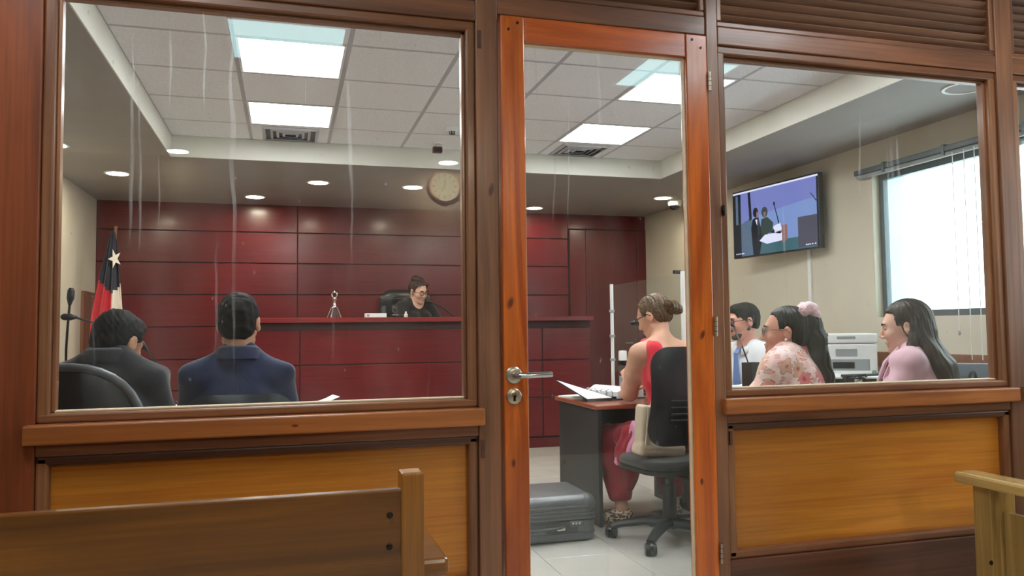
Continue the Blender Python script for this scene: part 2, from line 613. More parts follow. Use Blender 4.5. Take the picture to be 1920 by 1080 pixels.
# ------------------------------------------------------------------ walls
struct('wall_left', 'plain beige painted side wall of the courtroom', None, MB().box(XL - 0.15, XL, PB, YB + 0.05, -0.1, 2.95).mesh('wall_left', 'paint_beige'))
struct('wall_public_left', 'beige side wall of the public room', None, MB().box(PXL - 0.15, PXL, YR, PF, 0, 2.83).mesh('wall_public_left', 'paint_public'))
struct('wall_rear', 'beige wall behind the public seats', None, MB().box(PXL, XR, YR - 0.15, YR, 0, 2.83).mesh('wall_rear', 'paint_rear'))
wr = struct('wall_right', 'beige side wall with a large daylight window', None)
W1 = (2.55, 4.93, 1.285, 2.36)
W2 = (0.85, 2.05, 1.1, 2.4)
T_ = XR + 0.3
for b_ in ((YR, YB + 0.15, 0, min(W1[2], W2[2])), (YR, YB + 0.15, 2.4, 2.83), (YR, W2[0], 1.1, 2.4), (W2[1], W1[0], 1.1, 2.4), (W1[1], YB + 0.15, 1.1, 2.4), (W1[0], W1[1], 1.1, W1[2]), (W1[0], W1[1], W1[3], 2.4)):
    MB().box(XR, T_, b_[0], b_[1], b_[2], b_[3]).obj('wall_section', 'paint_beige', wr)
MB().box(4.345, T_, W1[1] - 0.004, W1[1] + 0.002, W1[2], W1[3]).obj('outer_jamb', 'paint_jamb', wr)


def al_window(name, label, W, nm=2):
    o = struct(name, label)
    y0, y1, z0, z1 = W
    x0, x1, t = 4.30, 4.345, 0.045
    MB().box(x0, x1, y0, y1, z0, z0 + t).obj('frame_bar', 'alu_frame', o, 0.003)
    MB().box(x0, x1, y0, y1, z1 - t, z1).obj('frame_bar', 'alu_frame', o, 0.003)
    for a, b in ((y0, y0 + t), (y1 - t, y1)):
        MB().box(x0, x1, a, b, z0 + t, z1 - t).obj('frame_bar', 'alu_frame', o, 0.003)
    ym = y0 + (y1 - y0) * 0.4
    MB().box(x0, x1, ym - 0.025, ym + 0.025, z0 + t, z1 - t).obj('mullion', 'alu_frame', o, 0.003)
    for a, b in ((y0 + t, ym - 0.025), (ym + 0.025, y1 - t)):
        MB().box(4.32, 4.326, a, b, z0 + t, z1 - t).obj('pane', 'window_glass', o)
    return o


al_window('window_4', 'large grey aluminium window full of white daylight', W1)
al_window('window_5', 'grey aluminium window of the public room', W2)

# panelled end wall: every board its own piece
wb = struct('wall_back', 'dark red laminate panelled wall behind the judge with shadow gaps', None, MB().box(XL - 0.15, XR + 0.3, YB + 0.019, YB + 0.15, -0.1, 2.95).mesh('wall_back', 'red_groove'))
rows = [0.0, 0.30, 0.632, 0.955, 1.295, 1.63, 1.968, 2.302, 2.60]
for a, b in ((XL, 0.103), (0.103, 1.96), (1.96, 3.225)):
    for z0, z1 in zip(rows[:-1], rows[1:]):
        MB().box(a + 0.006, b - 0.006, YB, YB + 0.02, z0 + 0.006, z1 - (0.006 if z1 < 2.6 else 0)).obj('panel', 'red_laminate', wb, 0.0015, seg=1)
MB().box(3.231, 4.235, YB, YB + 0.02, 2.43, 2.6).obj('panel', 'red_laminate', wb, 0.0015, seg=1)
MB().box(4.12, 4.24, YB - 0.004, YB + 0.02, 0, 2.43).obj('door_post', 'red_laminate_upright', wb, 0.0015, seg=1)
dr2 = struct('door_2', 'dark red flush door set in the panelled wall')
MB().box(3.25, 3.45, YB + 0.008, YB + 0.02, 0.0, 2.415).obj('side_leaf', 'red_laminate_upright', dr2, 0.0015, seg=1)
MB().box(3.455, 4.115, YB + 0.004, YB + 0.02, 0.0, 2.415).obj('leaf', 'red_laminate_upright', dr2, 0.0015, seg=1)
MB().tube([(4.03, YB + 0.004, 1.05), (4.03, YB - 0.04, 1.05), (3.93, YB - 0.04, 1.05)], 0.009).obj('door_handle', 'satin_steel', dr2, smooth=True)

# wooden wall board near the flag and the dado rail of the window wall
bo = struct('trim_1', 'small brown wooden board fixed to the beige wall near the flag', None, MB().box(XL, XL + 0.03, 8.28, 8.83, 0.2, 1.64).mesh('trim_1', 'wood_brown_board', 0.004))
struct('trim_2', 'brown wooden dado board along the window wall', None, MB().box(XR - 0.025, XR, 2.5, 8.8, 0.92, 1.03).mesh('trim_2', 'wood_brown_board', 0.004))
struct('trim_3', 'slim white cable duct running down the window wall', None, MB().box(XR - 0.02, XR, 5.66, 5.70, 1.03, 1.9).mesh('trim_3', 'white_plastic', 0.003))

# ------------------------------------------------------------------ glazed timber partition
wf = struct('wall_front', 'glazed dark timber partition between public seats and courtroom')


def bar(x0, x1, y0, y1, z0, z1, name, mat, par=wf, bev=0.004):
    return MB().box(x0, x1, y0, y1, z0, z1).obj(name, mat, par, bev)


bar(PXL, -1.8, PF, PB, 0, 2.83, 'plaster_infill', 'paint_public', bev=0)
bar(-1.88, XR, PF + 0.01, PB - 0.01, 2.6, 2.83, 'head_board', 'wood_rail')
bar(-0.80, -0.637, PF, PB, 0, 2.6, 'post', 'wood_reddish_post')
bar(0.561, 0.632, PF, PB, 0, 2.6, 'post', 'wood_post')
bar(1.366, 1.411, PF, PB, 0, 2.6, 'post', 'wood_post')
bar(2.612, 2.692, PF, PB, 0, 2.6, 'post', 'wood_post')
bar(-1.88, -1.80, PF, PB, 0, 2.6, 'post', 'wood_post')
bar(4.16, 4.24, PF, PB, 0, 2.6, 'post', 'wood_post')

gm = {}


def window_bay(n, x0, x1, label, dirtmat, solid=False):
    # x0..x1: clear width between the posts
    w_ = struct('window_%d' % n, label)
    b = 0.030
    zb, zt = 0.987, 2.188
    # moulded bead in two steps
    for a0, a1, m in ((x0, x0 + b, 'wood_bead_upright'), (x1 - b, x1, 'wood_bead_upright')):
        MB().box(a0, a1, PF + 0.010, PB - 0.02, zb, zt).obj('bead', m, w_, 0.006)
    MB().box(x0, x1, PF + 0.009, PB - 0.02, zt - b, zt).obj('bead', 'wood_bead', w_, 0.006)
    MB().box(x0, x1, PF + 0.009, PB - 0.02, zb, zb + b * 0.85).obj('bead', 'wood_bead', w_, 0.006)
    s2 = 0.010
    for a0, a1 in ((x0 + b, x0 + b + s2), (x1 - b - s2, x1 - b)):
        MB().box(a0, a1, PF + 0.03, PB - 0.02, zb + b * 0.85, zt - b).obj('inner_bead', 'wood_bead_upright', w_, 0.002)
    for a0, a1 in ((zt - b - s2, zt - b), (zb + b * 0.85, zb + b * 0.85 + 0.006)):
        MB().box(x0 + b, x1 - b, PF + 0.03, PB - 0.02, a0, a1).obj('inner_bead', 'sealant' if a1 < 1.5 else 'wood_bead', w_, 0.002)
    MB().box(x0 + b, x1 - b, PF + 0.036, PF + 0.041, zb + 0.02, zt - 0.02).obj('pane', dirtmat, w_)
    # rails, sill, lower panel, plinth, louvres belong to the partition
    bar(x0, x1, PF + 0.003, PB, 0.90, 0.987, 'rail', 'wood_rail')
    bar(x0 - 0.022, x1 + 0.014, PF - 0.03, PF + 0.01, 0.934, 0.986, 'sill', 'wood_sill', bev=0.005)
    bar(x0, x1, PF + 0.002, PB, 2.188, 2.252, 'rail', 'wood_rail')
    bar(x0 + 0.03, x1 - 0.03, PF + 0.035, PF + 0.05, 0.475, 0.905, 'panel', 'wood_panel', bev=0)
    for a0, a1 in ((x0, x0 + 0.032), (x1 - 0.032, x1)):
        bar(a0, a1, PF + 0.008, PB, 0.455, 0.90, 'panel_bead', 'wood_bead_upright', bev=0.008)
    bar(x0, x1, PF + 0.008, PB, 0.875, 0.902, 'panel_bead', 'wood_plinth', bev=0.008)
    bar(x0, x1, PF + 0.008, PB, 0.452, 0.482, 'panel_bead', 'wood_bead', bev=0.008)
    bar(x0, x1, PF + 0.002, PB, 0, 0.452, 'plinth_board', 'wood_plinth')
    louvers(x0, x1, 2.252)


def louvers(x0, x1, z0, z1=2.6):
    b = 0.02
    bar(x0, x1, PF + 0.006, PB - 0.01, z0, z0 + b, 'louver_frame', 'wood_rail', bev=0.004)
    for a0, a1 in ((x0, x0 + b), (x1 - b, x1)):
        bar(a0, a1, PF + 0.006, PB - 0.01, z0 + b, z1, 'louver_frame', 'wood_post', bev=0.004)
    bar(x0 + b, x1 - b, PB - 0.012, PB - 0.008, z0 + b, z1, 'louver_backing', 'black_plastic', bev=0)
    z = z0 + b + 0.012
    R = Matrix.Rotation(math.radians(-38), 3, 'X')
    while z < z1 - 0.02:
        MB().obox(((x0 + x1) / 2, PF + 0.038, z), ((x1 - x0) / 2 - b, 0.026, 0.004), R).obj('louver_slat', 'wood_louver', wf)
        z += 0.033


window_bay(1, -0.637, 0.561, 'left fixed glass bay of the partition in dark beads', 'partition_glass')
window_bay(2, 1.411, 2.612, 'right fixed glass bay of the partition beside the door', 'partition_glass')
window_bay(3, 2.692, 4.16, 'narrow sliver of glass bay beyond the last dark post', 'partition_glass')
window_bay(6, -1.80, -0.80, 'glass bay of the partition beyond the first dark post', 'partition_glass')
# over the door
bar(0.632, 1.366, PF + 0.003, PB, 2.216, 2.282, 'rail', 'wood_rail')
louvers(0.632, 1.366, 2.282)
# painted hinge leaves on the post
for z in (2.128, 0.862):
    MB().box(0.566, 0.578, PF - 0.004, PF + 0.004, z - 0.028, z + 0.028).obj('hinge_leaf', 'hinge_painted', wf, 0.001)
MB().box(1.418, 1.427, PF - 0.003, PF + 0.008, 0.83, 0.875).obj('hinge_leaf', 'hinge_painted', wf, 0.001)
MB().sphere((1.414, PF - 0.004, 1.615), (0.006, 0.012, 0.02)).obj('latch_knob', 'black_plastic', wf, smooth='all')

# ------------------------------------------------------------------ the glazed door
d1 = struct('door_1', 'bright orange varnished timber door with a tall glass pane')
DF = PF - 0.012
bar(0.638, 0.716, DF, DF + 0.045, 0.01, 2.21, 'stile', 'wood_door', d1)
bar(1.282, 1.362, DF, DF + 0.045, 0.01, 2.21, 'stile', 'wood_door', d1)
bar(0.716, 1.282, DF + 0.001, DF + 0.045, 2.128, 2.21, 'top_rail', 'wood_door_rail', d1)
bar(0.716, 1.282, DF + 0.001, DF + 0.045, 0.01, 0.22, 'bottom_rail', 'wood_door_rail', d1)
MB().box(0.716, 1.282, DF + 0.022, DF + 0.027, 0.22, 2.128).obj('pane', 'door_glass', d1)
for a, b, c_, d_ in ((0.716, 0.7195, 0.22, 2.128), (1.2785, 1.282, 0.22, 2.128)):
    bar(a, b, DF + 0.012, DF + 0.03, c_, d_, 'sealant_line', 'sealant', d1, 0)
bar(0.716, 1.282, DF + 0.012, DF + 0.03, 2.1245, 2.128, 'sealant_line', 'sealant', d1, 0)
for x, z in ((0.664, 2.165), (0.694, 2.188), (1.306, 2.19), (1.338, 2.165)):
    MB().lathe([(0.0045, 0), (0.0045, 0.002)], (x, DF, z), 10, Matrix.Rotation(PI / 2, 3, 'X')).obj('dowel_pin', 'screw_dark', d1)
RX = Matrix.Rotation(PI / 2, 3, 'X')
hx, hz = 0.668, 1.083
hd = MB().lathe([(0.026, 0), (0.026, 0.006), (0.022, 0.009), (0.012, 0.010)], (hx, DF, hz), 28, RX).obj('handle', 'satin_steel', d1, smooth=True)
MB().tube([(hx, DF, hz), (hx, DF - 0.048, hz), (hx + 0.008, DF - 0.055, hz), (hx + 0.06, DF - 0.056, hz + 0.001), (hx + 0.107, DF - 0.054, hz + 0.002)], [0.009, 0.009, 0.0095, 0.0085, 0.0085], 14).obj('lever', 'chrome', hd, smooth=True)
lk = MB().lathe([(0.024, 0), (0.024, 0.006), (0.019, 0.009), (0.001, 0.009)], (hx, DF, 1.018), 28, RX).obj('lock', 'satin_steel', d1, smooth=True)
MB().lathe([(0.009, 0.009), (0.009, 0.012), (0.0005, 0.012)], (hx, DF, 1.022), 16, RX).obj('cylinder_core', 'brass_old', lk, smooth=True)
MB().box(hx - 0.0035, hx + 0.0035, DF - 0.012, DF - 0.009, 1.004, 1.022).obj('keyway', 'screw_dark', lk)
for z in (2.05, 1.225, 0.485):
    h_ = MB().tube([(1.366, DF - 0.006, z - 0.032), (1.366, DF - 0.006, z + 0.032)], 0.006, 12).obj('hinge', 'satin_steel', d1, smooth=True)
    for k in range(1, 4):
        MB().tube([(1.366, DF - 0.006, z - 0.032 + 0.016 * k - 0.0008), (1.366, DF - 0.006, z - 0.032 + 0.016 * k + 0.0008)], 0.0066, 12).obj('knuckle_ring', 'screw_dark', h_)

# knots showing in the varnished timber
plain('knot_ring', C(150, 66, 22), 0.35, 0.1, 60, coat=0.4)
plain('knot_heart', C(96, 40, 16), 0.4, 0.1, 60, coat=0.4)


def knot(par, px_, py_, yf, rx, rz, ang_=0.0, ring='knot_ring', heart='knot_heart'):
    p_ = AY(px_, py_, yf)
    R = Matrix.Rotation(ang_, 3, 'Y') @ RX
    k_ = MB().lathe([(1.0, 0.0), (1.0, 0.0006), (0.0, 0.0006)], (p_[0], yf, p_[2]), 18, R, 0, rx, rz).obj('knot', ring, par)
    MB().lathe([(0.6, 0.0), (0.6, 0.0011), (0.0, 0.0011)], (p_[0] + rx * 0.1, yf, p_[2]), 16, R, 0, rx, rz).obj('knot_heart', heart, k_)


for q in ((957, 568, 0.010, 0.020, 0.3), (963, 868, 0.007, 0.014, 0.0), (1317, 628, 0.008, 0.017, 0.4), (1316, 903, 0.006, 0.012, 0.0)):
    knot(d1, q[0], q[1], DF, q[2], q[3], q[4])
plain('knot_brown', C(96, 60, 42), 0.4, 0.1, 60)
for q in ((921, 356, 0.008, 0.022, 0.2),):
    knot(wf, q[0], q[1], PF, q[2], q[3], q[4], 'knot_brown', 'hinge_painted')
for q in ((553, 798, 0.010, 0.005, 0.0),):
    knot(wf, q[0], q[1], PF - 0.03, q[2], q[3], q[4])

# ------------------------------------------------------------------ ceiling fittings
LEDN = {(1, 3): 'square LED ceiling panel nearer the glass in the flag-side row', (1, 1): 'square LED ceiling panel above the flag-side air vent',
        (5, 3): 'square LED ceiling panel seen half behind the door stile', (5, 1): 'square LED ceiling panel beside the air vent seen through the door',
        (1, 5): 'unseen LED ceiling panel added for light, continuing the flag-side row', (5, 5): 'unseen LED ceiling panel added for light, continuing the window-side row'}  # these two lie out of view, continuing the rows, included for their light
for (i, j), lab in LEDN.items():
    cx, cy = (xs[i] + xs[i + 1]) / 2, (ys[j] + ys[j + 1]) / 2
    t = thing('ceiling_light', lab, 'ceiling light', (cx, cy, ZT - 0.006), 0, 'courtroom LED panels')
    hx_, hy_ = CW / 2 - 0.012, (ys[j] - ys[j + 1]) / 2 - 0.012
    fr = MB()
    for a in ((-hx_, hx_, -hy_, -hy_ + 0.014), (-hx_, hx_, hy_ - 0.014, hy_), (-hx_, -hx_ + 0.014, -hy_ + 0.014, hy_ - 0.014), (hx_ - 0.014, hx_, -hy_ + 0.014, hy_ - 0.014)):
        fr.box(*a, 0, 0.02)
    fr.obj('light_frame', 'white_plastic', t)
    MB().box(-hx_ + 0.014, hx_ - 0.014, -hy_ + 0.014, hy_ - 0.014, 0.004, 0.012).obj('diffuser', 'led_white', t)
for x, y, em_, lab in ((-0.005, 0.47, 'led_public', 'LED ceiling panel over the public seats, reflected in the flag-side glass'), (2.27, 0.47, 'led_public', 'LED ceiling panel over the public seats, reflected beside the door'),
                       (-0.6, 1.3, 'led_public_fill', 'added unseen fill light panel above the golden brown pew'), (2.27, 1.3, 'led_public_fill', 'added unseen fill light panel above the pale pew')):  # this pair is added fill, kept out of view and out of reflections
    t = thing('ceiling_light', lab, 'ceiling light', (x, y, 2.765), 0, 'public room LED panels')
    fr = MB()
    for a in ((-0.3, 0.3, -0.3, -0.285), (-0.3, 0.3, 0.285, 0.3), (-0.3, -0.285, -0.285, 0.285), (0.285, 0.3, -0.285, 0.285)):
        fr.box(*a, -0.004, 0.012)
    fr.obj('light_frame', 'white_plastic', t)
    MB().box(-0.285, 0.285, -0.285, 0.285, 0, 0.01).obj('diffuser', em_, t)


def downlight(x, y, z, lab, mat='lamp_warm', r=0.085):
    t = thing('downlight', lab, 'downlight', (x, y, z), 0, 'round recessed downlights')
    MB().lathe([(r + 0.02, 0.0), (r + 0.018, -0.006), (r + 0.002, -0.006), (r, 0.0)], (0, 0, 0), 32).obj('trim_ring', 'white_plastic', t, smooth=True)
    MB().lathe([(r, -0.004), (0.0, -0.004)], (0, 0, 0), 16).obj('lens', mat, t)
    return t


for q, lab in (((220, 325), 'downlight in the soffit between flag and beige side wall'), ((478, 369), 'downlight glowing on the red panels, closest to the end wall on the flag side'),
               ((597, 342), 'downlight just beyond the flag-side air vent, in the end soffit'), ((774, 351), 'downlight in the end soffit beside the clock reflection'),
               ((1002, 390), 'downlight near the red wall seen at the edge of the door glass'), ((1243, 371), 'downlight beside the dome camera in the far corner'),
               ((100, 271), 'downlight cut off by the first dark post, in the side soffit')):
    p = AZ(*q, ZS)
    downlight(p[0], p[1], ZS, lab)
downlight(1.42, YR + 0.30, 2.77, 'downlight above the wall clock of the public room', 'lamp_clock')
downlight(-0.9, YR + 0.24, 2.77, 'downlight of the public room away from the clock')

# air vents
for i, lab in ((1, 'square air vent under the flag-side LED panels'), (5, 'square air vent seen through the door glass')):
    cx = (xs[i] + xs[i + 1]) / 2
    t = thing('air_vent', lab, 'air vent', (cx, 6.31, ZT - 0.006), 0, 'ceiling air vents')
    MB().box(-0.19, 0.19, -0.19, 0.19, 0, 0.01).obj('backing', 'black_plastic', t)
    for k, (o_, i_) in enumerate(((0.21, 0.185), (0.15, 0.13), (0.105, 0.085), (0.06, 0.04))):
        m = MB()
        for q in range(4):
            R = Matrix.Rotation(q * PI / 2, 3, 'Z')
            pts = [(-o_, -o_, -0.004), (o_, -o_, -0.004), (i_, -i_, -0.014), (-i_, -i_, -0.014)]
            pts2 = [(p_[0], p_[1], p_[2] + 0.004) for p_ in pts]
            vs = [R @ Vector(p_) for p_ in pts + pts2]
            m.add(vs, [(0, 1, 2, 3), (7, 6, 5, 4), (0, 4, 5, 1), (1, 5, 6, 2), (2, 6, 7, 3), (3, 7, 4, 0)])
        m.obj('vent_ring', 'tbar', t)

p = AZ(848, 245, 2.745)
t = thing('smoke_detector', 'white round smoke detector on a ceiling tile', 'smoke detector', (p[0], p[1], ZT - 0.004))
MB().lathe([(0.055, 0), (0.055, -0.015), (0.045, -0.03)], n=24).obj('base_plate', 'white_plastic', t, smooth=True)
MB().lathe([(0.028, -0.03), (0.026, -0.048), (0.0, -0.05)], n=20).obj('sensor_cage', 'black_plastic', t, smooth=True)
for k in range(8):
    a = k * PI / 4
    MB().tube([(0.029 * math.cos(a), 0.029 * math.sin(a), -0.03), (0.028 * math.cos(a), 0.028 * math.sin(a), -0.05)], 0.003, 6).obj('cage_rib', 'white_plastic', t)
p = AZ(820, 278, 2.725)
plain('dark_red_plastic', C(92, 22, 22), 0.4)
t = thing('alarm_strobe', 'small dark red alarm strobe hanging from the ceiling tiles', 'alarm', (p[0], p[1], ZT - 0.004))
MB().lathe([(0.045, 0), (0.045, -0.01), (0.012, -0.012), (0.012, -0.03)], n=20).obj('mount', 'white_plastic', t, smooth=True)
MB().box(-0.04, 0.04, -0.025, 0.025, -0.08, -0.03).obj('strobe_housing', 'dark_red_plastic', t, 0.008)
MB().box(-0.028, 0.028, -0.028, -0.024, -0.07, -0.045).obj('strobe_lens', 'black_gloss', t)
p = AZ(1265, 385, 2.55)
t = thing('dome_camera', 'white dome security camera with dark globe at the corner soffit', 'security camera', (p[0], p[1], ZS))
MB().lathe([(0.075, 0), (0.075, -0.02), (0.068, -0.055), (0.052, -0.06)], n=28).obj('housing', 'white_plastic', t, smooth=True)
MB().lathe([(0.052, -0.055), (0.05, -0.075), (0.035, -0.095), (0.0, -0.105)], n=28).obj('globe', 'black_gloss', t, smooth=True)
p = AZ(1812, 163, ZS)
t = thing('ceiling_speaker', 'unlit round white ceiling ring in the soffit above the window', 'ceiling speaker', (p[0], p[1], ZS))
MB().lathe([(0.13, 0), (0.128, -0.008), (0.112, -0.008), (0.11, 0)], n=40).obj('ring', 'white_plastic', t, smooth=True)
MB().lathe([(0.11, -0.003), (0.0, -0.003)], n=40).obj('grille_disc', 'paint_soffit', t)

# roller blind box over the window
t = thing('roller_blind', 'rolled-up grey blind headrail above the bright window', 'blind', (XR, 0, 0))
MB().box(-0.055, -0.005, 2.55, 5.06, 2.37, 2.41).obj('headrail', 'alu_frame', t, 0.006)
MB().tube([(-0.035, 2.57, 2.355), (-0.035, 5.04, 2.355)], 0.016, 14).obj('rolled_fabric', 'grey_plastic', t, smooth=True)
for y in (4.75, 4.2, 3.6, 3.0):
    MB().box(-0.06, -0.004, y - 0.012, y + 0.012, 2.345, 2.42).obj('bracket', 'alu_frame', t, 0.002)
for y, z in ((4.12, 1.18), (4.03, 1.0), (3.95, 1.0), (3.9, 1.0)):
    MB().tube([(-0.06, y, 2.35), (-0.06, y, z)], 0.0028, 6).obj('pull_cord', 'white_plastic', t)
MB().sphere((-0.06, 4.12, 1.17), (0.008, 0.008, 0.016)).obj('cord_weight', 'grey_plastic', t, smooth='all')

# wall clock of the public room (seen mirrored in the glass)
cp = AY(833, 350, 2 * 2.388 - YR)
t = thing('wall_clock', 'round cream wall clock with brown rim, mirrored in the partition glass', 'clock', (cp[0], YR, cp[2]))
plain('clock_rim', C(120, 84, 66), 0.4)
plain('clock_face', C(240, 232, 200), 0.6, 0.01)
RY = Matrix.Rotation(-PI / 2, 3, 'X')
MB().lathe([(0.158, 0), (0.158, 0.025), (0.145, 0.035), (0.13, 0.028), (0.13, 0.012)], (0, 0, 0), 40, RY).obj('rim', 'clock_rim', t, smooth=True)
MB().lathe([(0.13, 0.016), (0, 0.016)], (0, 0, 0), 40, RY).obj('dial', 'clock_face', t)
for h in range(12):
    a = h * PI / 6
    R = Matrix.Rotation(a, 3, 'Y')
    c_ = R @ Vector((0, 0.018, 0.105))
    MB().obox(c_, (0.006 if h % 3 else 0.009, 0.0015, 0.015), R).obj('hour_mark', 'screw_dark', t)
for a, L, wd in ((-0.1, 0.07, 0.008), (PI - 0.55, 0.055, 0.006)):
    R = Matrix.Rotation(-a, 3, 'Y')
    MB().obox(R @ Vector((0, 0.021, L / 2)), (wd, 0.0015, L / 2), R).obj('clock_hand', 'black_plastic', t)

# ------------------------------------------------------------------ pews of the public room
def screw(par, x, y, z, r=0.0065):
    s_ = MB().lathe([(r, 0), (r, 0.002), (r * 0.8, 0.003), (0.0, 0.003)], (x, y, z), 14, RX).obj('screw', 'screw_dark', par, smooth=True)
    MB().box(x - r * 0.8, x + r * 0.8, y - 0.0036, y - 0.0029, z - 0.0009, z + 0.0009).obj('screw_slot', 'black_plastic', s_)


def pew(loc, L, label, mx, mz, my, inner):
    # local: back plane at y=0, seat towards +y, inner end (aisle) at x=0, bench runs along inner*x
    t = thing('pew', label, 'pew', loc, 0, 'varnished pews of the public room')
    s = inner
    def bx(x0, x1, *a):
        return MB().box(min(s * x0, s * x1), max(s * x0, s * x1), *a)
    bx(0.042, L - 0.042, 0.004, 0.03, 0.64, 0.90).obj('back_board', mx, t, 0.004)
    bx(0.042, L - 0.042, 0.004, 0.03, 0.50, 0.63).obj('back_board', mx, t, 0.004)
    for x in (0, L - 0.047):
        bx(x, x + 0.047, -0.004, 0.052, 0, 0.933).obj('back_post', mz, t, 0.005)
        bx(x, x + 0.047, 0.37, 0.43, 0, 0.714).obj('front_post', mz, t, 0.004)
        bx(x + 0.012, x + 0.035, 0.052, 0.37, 0.1, 0.64).obj('end_panel', mz, t, 0.003)
        a0, a1 = (-0.055, 0.03) if x == 0 else (L - 0.03, L + 0.055)
        bx(a0, a1, 0.018, 0.49, 0.714, 0.75).obj('armrest', my, t, 0.009)
    bx(0.047, L - 0.047, 0.05, 0.43, 0.41, 0.44).obj('seat', mx, t, 0.006)
    bx(0.047, L - 0.047, 0.05, 0.075, 0.3, 0.41).obj('seat_rail', mx, t, 0.004)
    return t


t = pew((0.27, 1.62, 0), 1.9, 'golden brown pew with slotted screws, standing before the flag-side bay', 'wood_pew', 'wood_pew_upright', 'wood_pew', -1)
for q in ((731, 966), (730, 1025)):
    p = AY(*q, 1.624)
    screw(t, p[0] - 0.27, 0.004, p[2])
t2 = pew((2.125, 1.60, 0), 1.9, 'pale yellowish pew whose armrest catches the window light', 'wood_pale_pew', 'wood_pale_upright', 'wood_pale_pew', 1)
bx_ = MB().box(-0.02, 0.08, 0.385, 0.45, 0, 0.714).obj('arm_support', 'wood_pale_upright', t2, 0.004)
p = AY(1858, 1055, 1.985)
screw(t2, p[0] - 2.125, 0.385, p[2], 0.007)

# ------------------------------------------------------------------ judge's dais and bench
struct('floor_dais', 'raised floor behind the judge bench', None, MB().box(-0.25, 3.05, 7.97, YB, 0, 0.45).mesh('floor_dais', 'red_laminate'))
jb = thing('judge_bench', 'long dark red laminate judge bench with overhanging ledge', 'bench', (0, 7.9, 0))
BL, BR = -0.30, 3.12
MB().box(BL + 0.02, BR - 0.02, 0.012, 0.06, 0.0, 1.31).obj('carcass', 'red_groove', jb)
MB().box(BL, BR + 0.01, -0.02, 0.012, 0.0, 0.095).obj('plinth', 'red_laminate', jb, 0.002)
cols = [BL, 0.115, 2.577, BR]
rz_ = [0.105, 0.515, 0.902, 1.245]
for a, b in zip(cols[:-1], cols[1:]):
    for z0, z1 in zip(rz_[:-1], rz_[1:]):
        MB().box(a + 0.007, b - 0.007, 0, 0.014, z0 + 0.007, z1 - 0.007).obj('panel', 'red_laminate', jb, 0.002, seg=1)
MB().box(BL, BR, 0.02, 0.05, 1.245, 1.315).obj('shadow_board', 'red_groove', jb)
for x in (BL, BR - 0.02):
    MB().box(x, x + 0.02, 0.06, 0.5, 0.0, 1.31).obj('end_panel', 'red_laminate_upright', jb, 0.002)
MB().box(BL - 0.03, BR + 0.02, -0.05, 0.22, 1.315, 1.362).obj('ledge', 'red_laminate_top', jb, 0.005)
MB().box(BL + 0.02, BR - 0.02, 0.1, 0.5, 1.15, 1.18).obj('worktop', 'red_laminate_top', jb, 0.004)

# ------------------------------------------------------------------ office chair family
def swivel_base(t, z_seat, r=0.34, ang=0.0, zf=0.0):
    MB().lathe([(0.04, 0.12 + zf), (0.038, 0.32), (0.024, 0.32), (0.024, z_seat)], n=18).obj('gas_column', 'black_plastic', t, smooth=True)
    MB().lathe([(0.05, 0.075 + zf), (0.055, 0.1 + zf), (0.045, 0.13 + zf)], n=20).obj('base_hub', 'black_plastic', t, smooth=True)
    leg = MB().tube([(0.03, 0, 0.105), (0.15, 0, 0.108), (r - 0.06, 0, 0.085), (r, 0, 0.068)], [0.04, 0.036, 0.028, 0.025], 10, flat=0.75).mesh('base_leg', 'black_plastic', 0, True)
    w_ = MB()
    for s in (-1, 1):
        w_.lathe([(0.0, -0.012), (0.029, -0.012), (0.033, -0.006), (0.033, 0.006), (0.029, 0.012), (0.0, 0.012)], (0.012, s * 0.018, 0.033), 18, RX)
    wheel = w_.mesh('caster', 'black_plastic', 0, True)
    hood = MB().lathe([(0.0, -0.008), (0.036, -0.008), (0.036, 0.008), (0.0, 0.008)], (0.012, 0, 0.037), 18, RX).tube([(0, 0, 0.03), (0, 0, 0.075)], 0.008, 8).mesh('caster_hood', 'black_gloss', 0, True)
    for k in range(5):
        a = ang + k * 2 * PI / 5
        lg = link('base_leg', leg, t, (0, 0, zf), a)
        c = link('caster', wheel, lg, (r, 0, 0), 0.5 + k)
        link('caster_hood', hood, lg, (r, 0, 0), 0.5 + k)


def curved_back(w, h, r, bow, th, zc, yc, lean, nu=22, nv=22, xtop=0.0):
    # rounded-rectangle shell bent around the sitter, front towards +y
    m = MB()
    pts = []
    for side in (0, 1):
        for j in range(nv + 1):
            for i in range(nu + 1):
                u, v = -1 + 2 * i / nu, -1 + 2 * j / nv
                # squircle mapping of the square to a rounded rectangle
                ax, az = u * w / 2, v * h / 2
                ex, ez = w / 2 - r, h / 2 - r
                dx, dz = max(0, abs(ax) - ex), max(0, abs(az) - ez)
                L = max(dx, dz)
                if dx > 0 and dz > 0:
                    d = math.hypot(dx, dz)
                    dx, dz = dx / d * L, dz / d * L
                ax = math.copysign(min(abs(ax), ex) + dx, ax)
                az = math.copysign(min(abs(az), ez) + dz, az)
                ax *= 1 + xtop * (az / h)
                y = yc + bow * (ax / (w / 2)) ** 2 - lean * az - 0.03 * math.cos(az / h * PI * 1.4)
                e = max(abs(u), abs(v))
                tk = th * math.sqrt(max(0.0, 1 - e ** 6))
                pts.append((ax, y + (tk / 2 if side else -tk / 2), zc + az))
    N = (nu + 1) * (nv + 1)
    fs = []
    for j in range(nv):
        for i in range(nu):
            a = j * (nu + 1) + i
            fs.append((a, a + 1, a + nu + 2, a + nu + 1))
            fs.append((N + a, N + a + nu + 1, N + a + nu + 2, N + a + 1))
    m.add(pts, fs)
    return m


plain('rim_plastic', C(92, 98, 104), 0.32, 0.04)


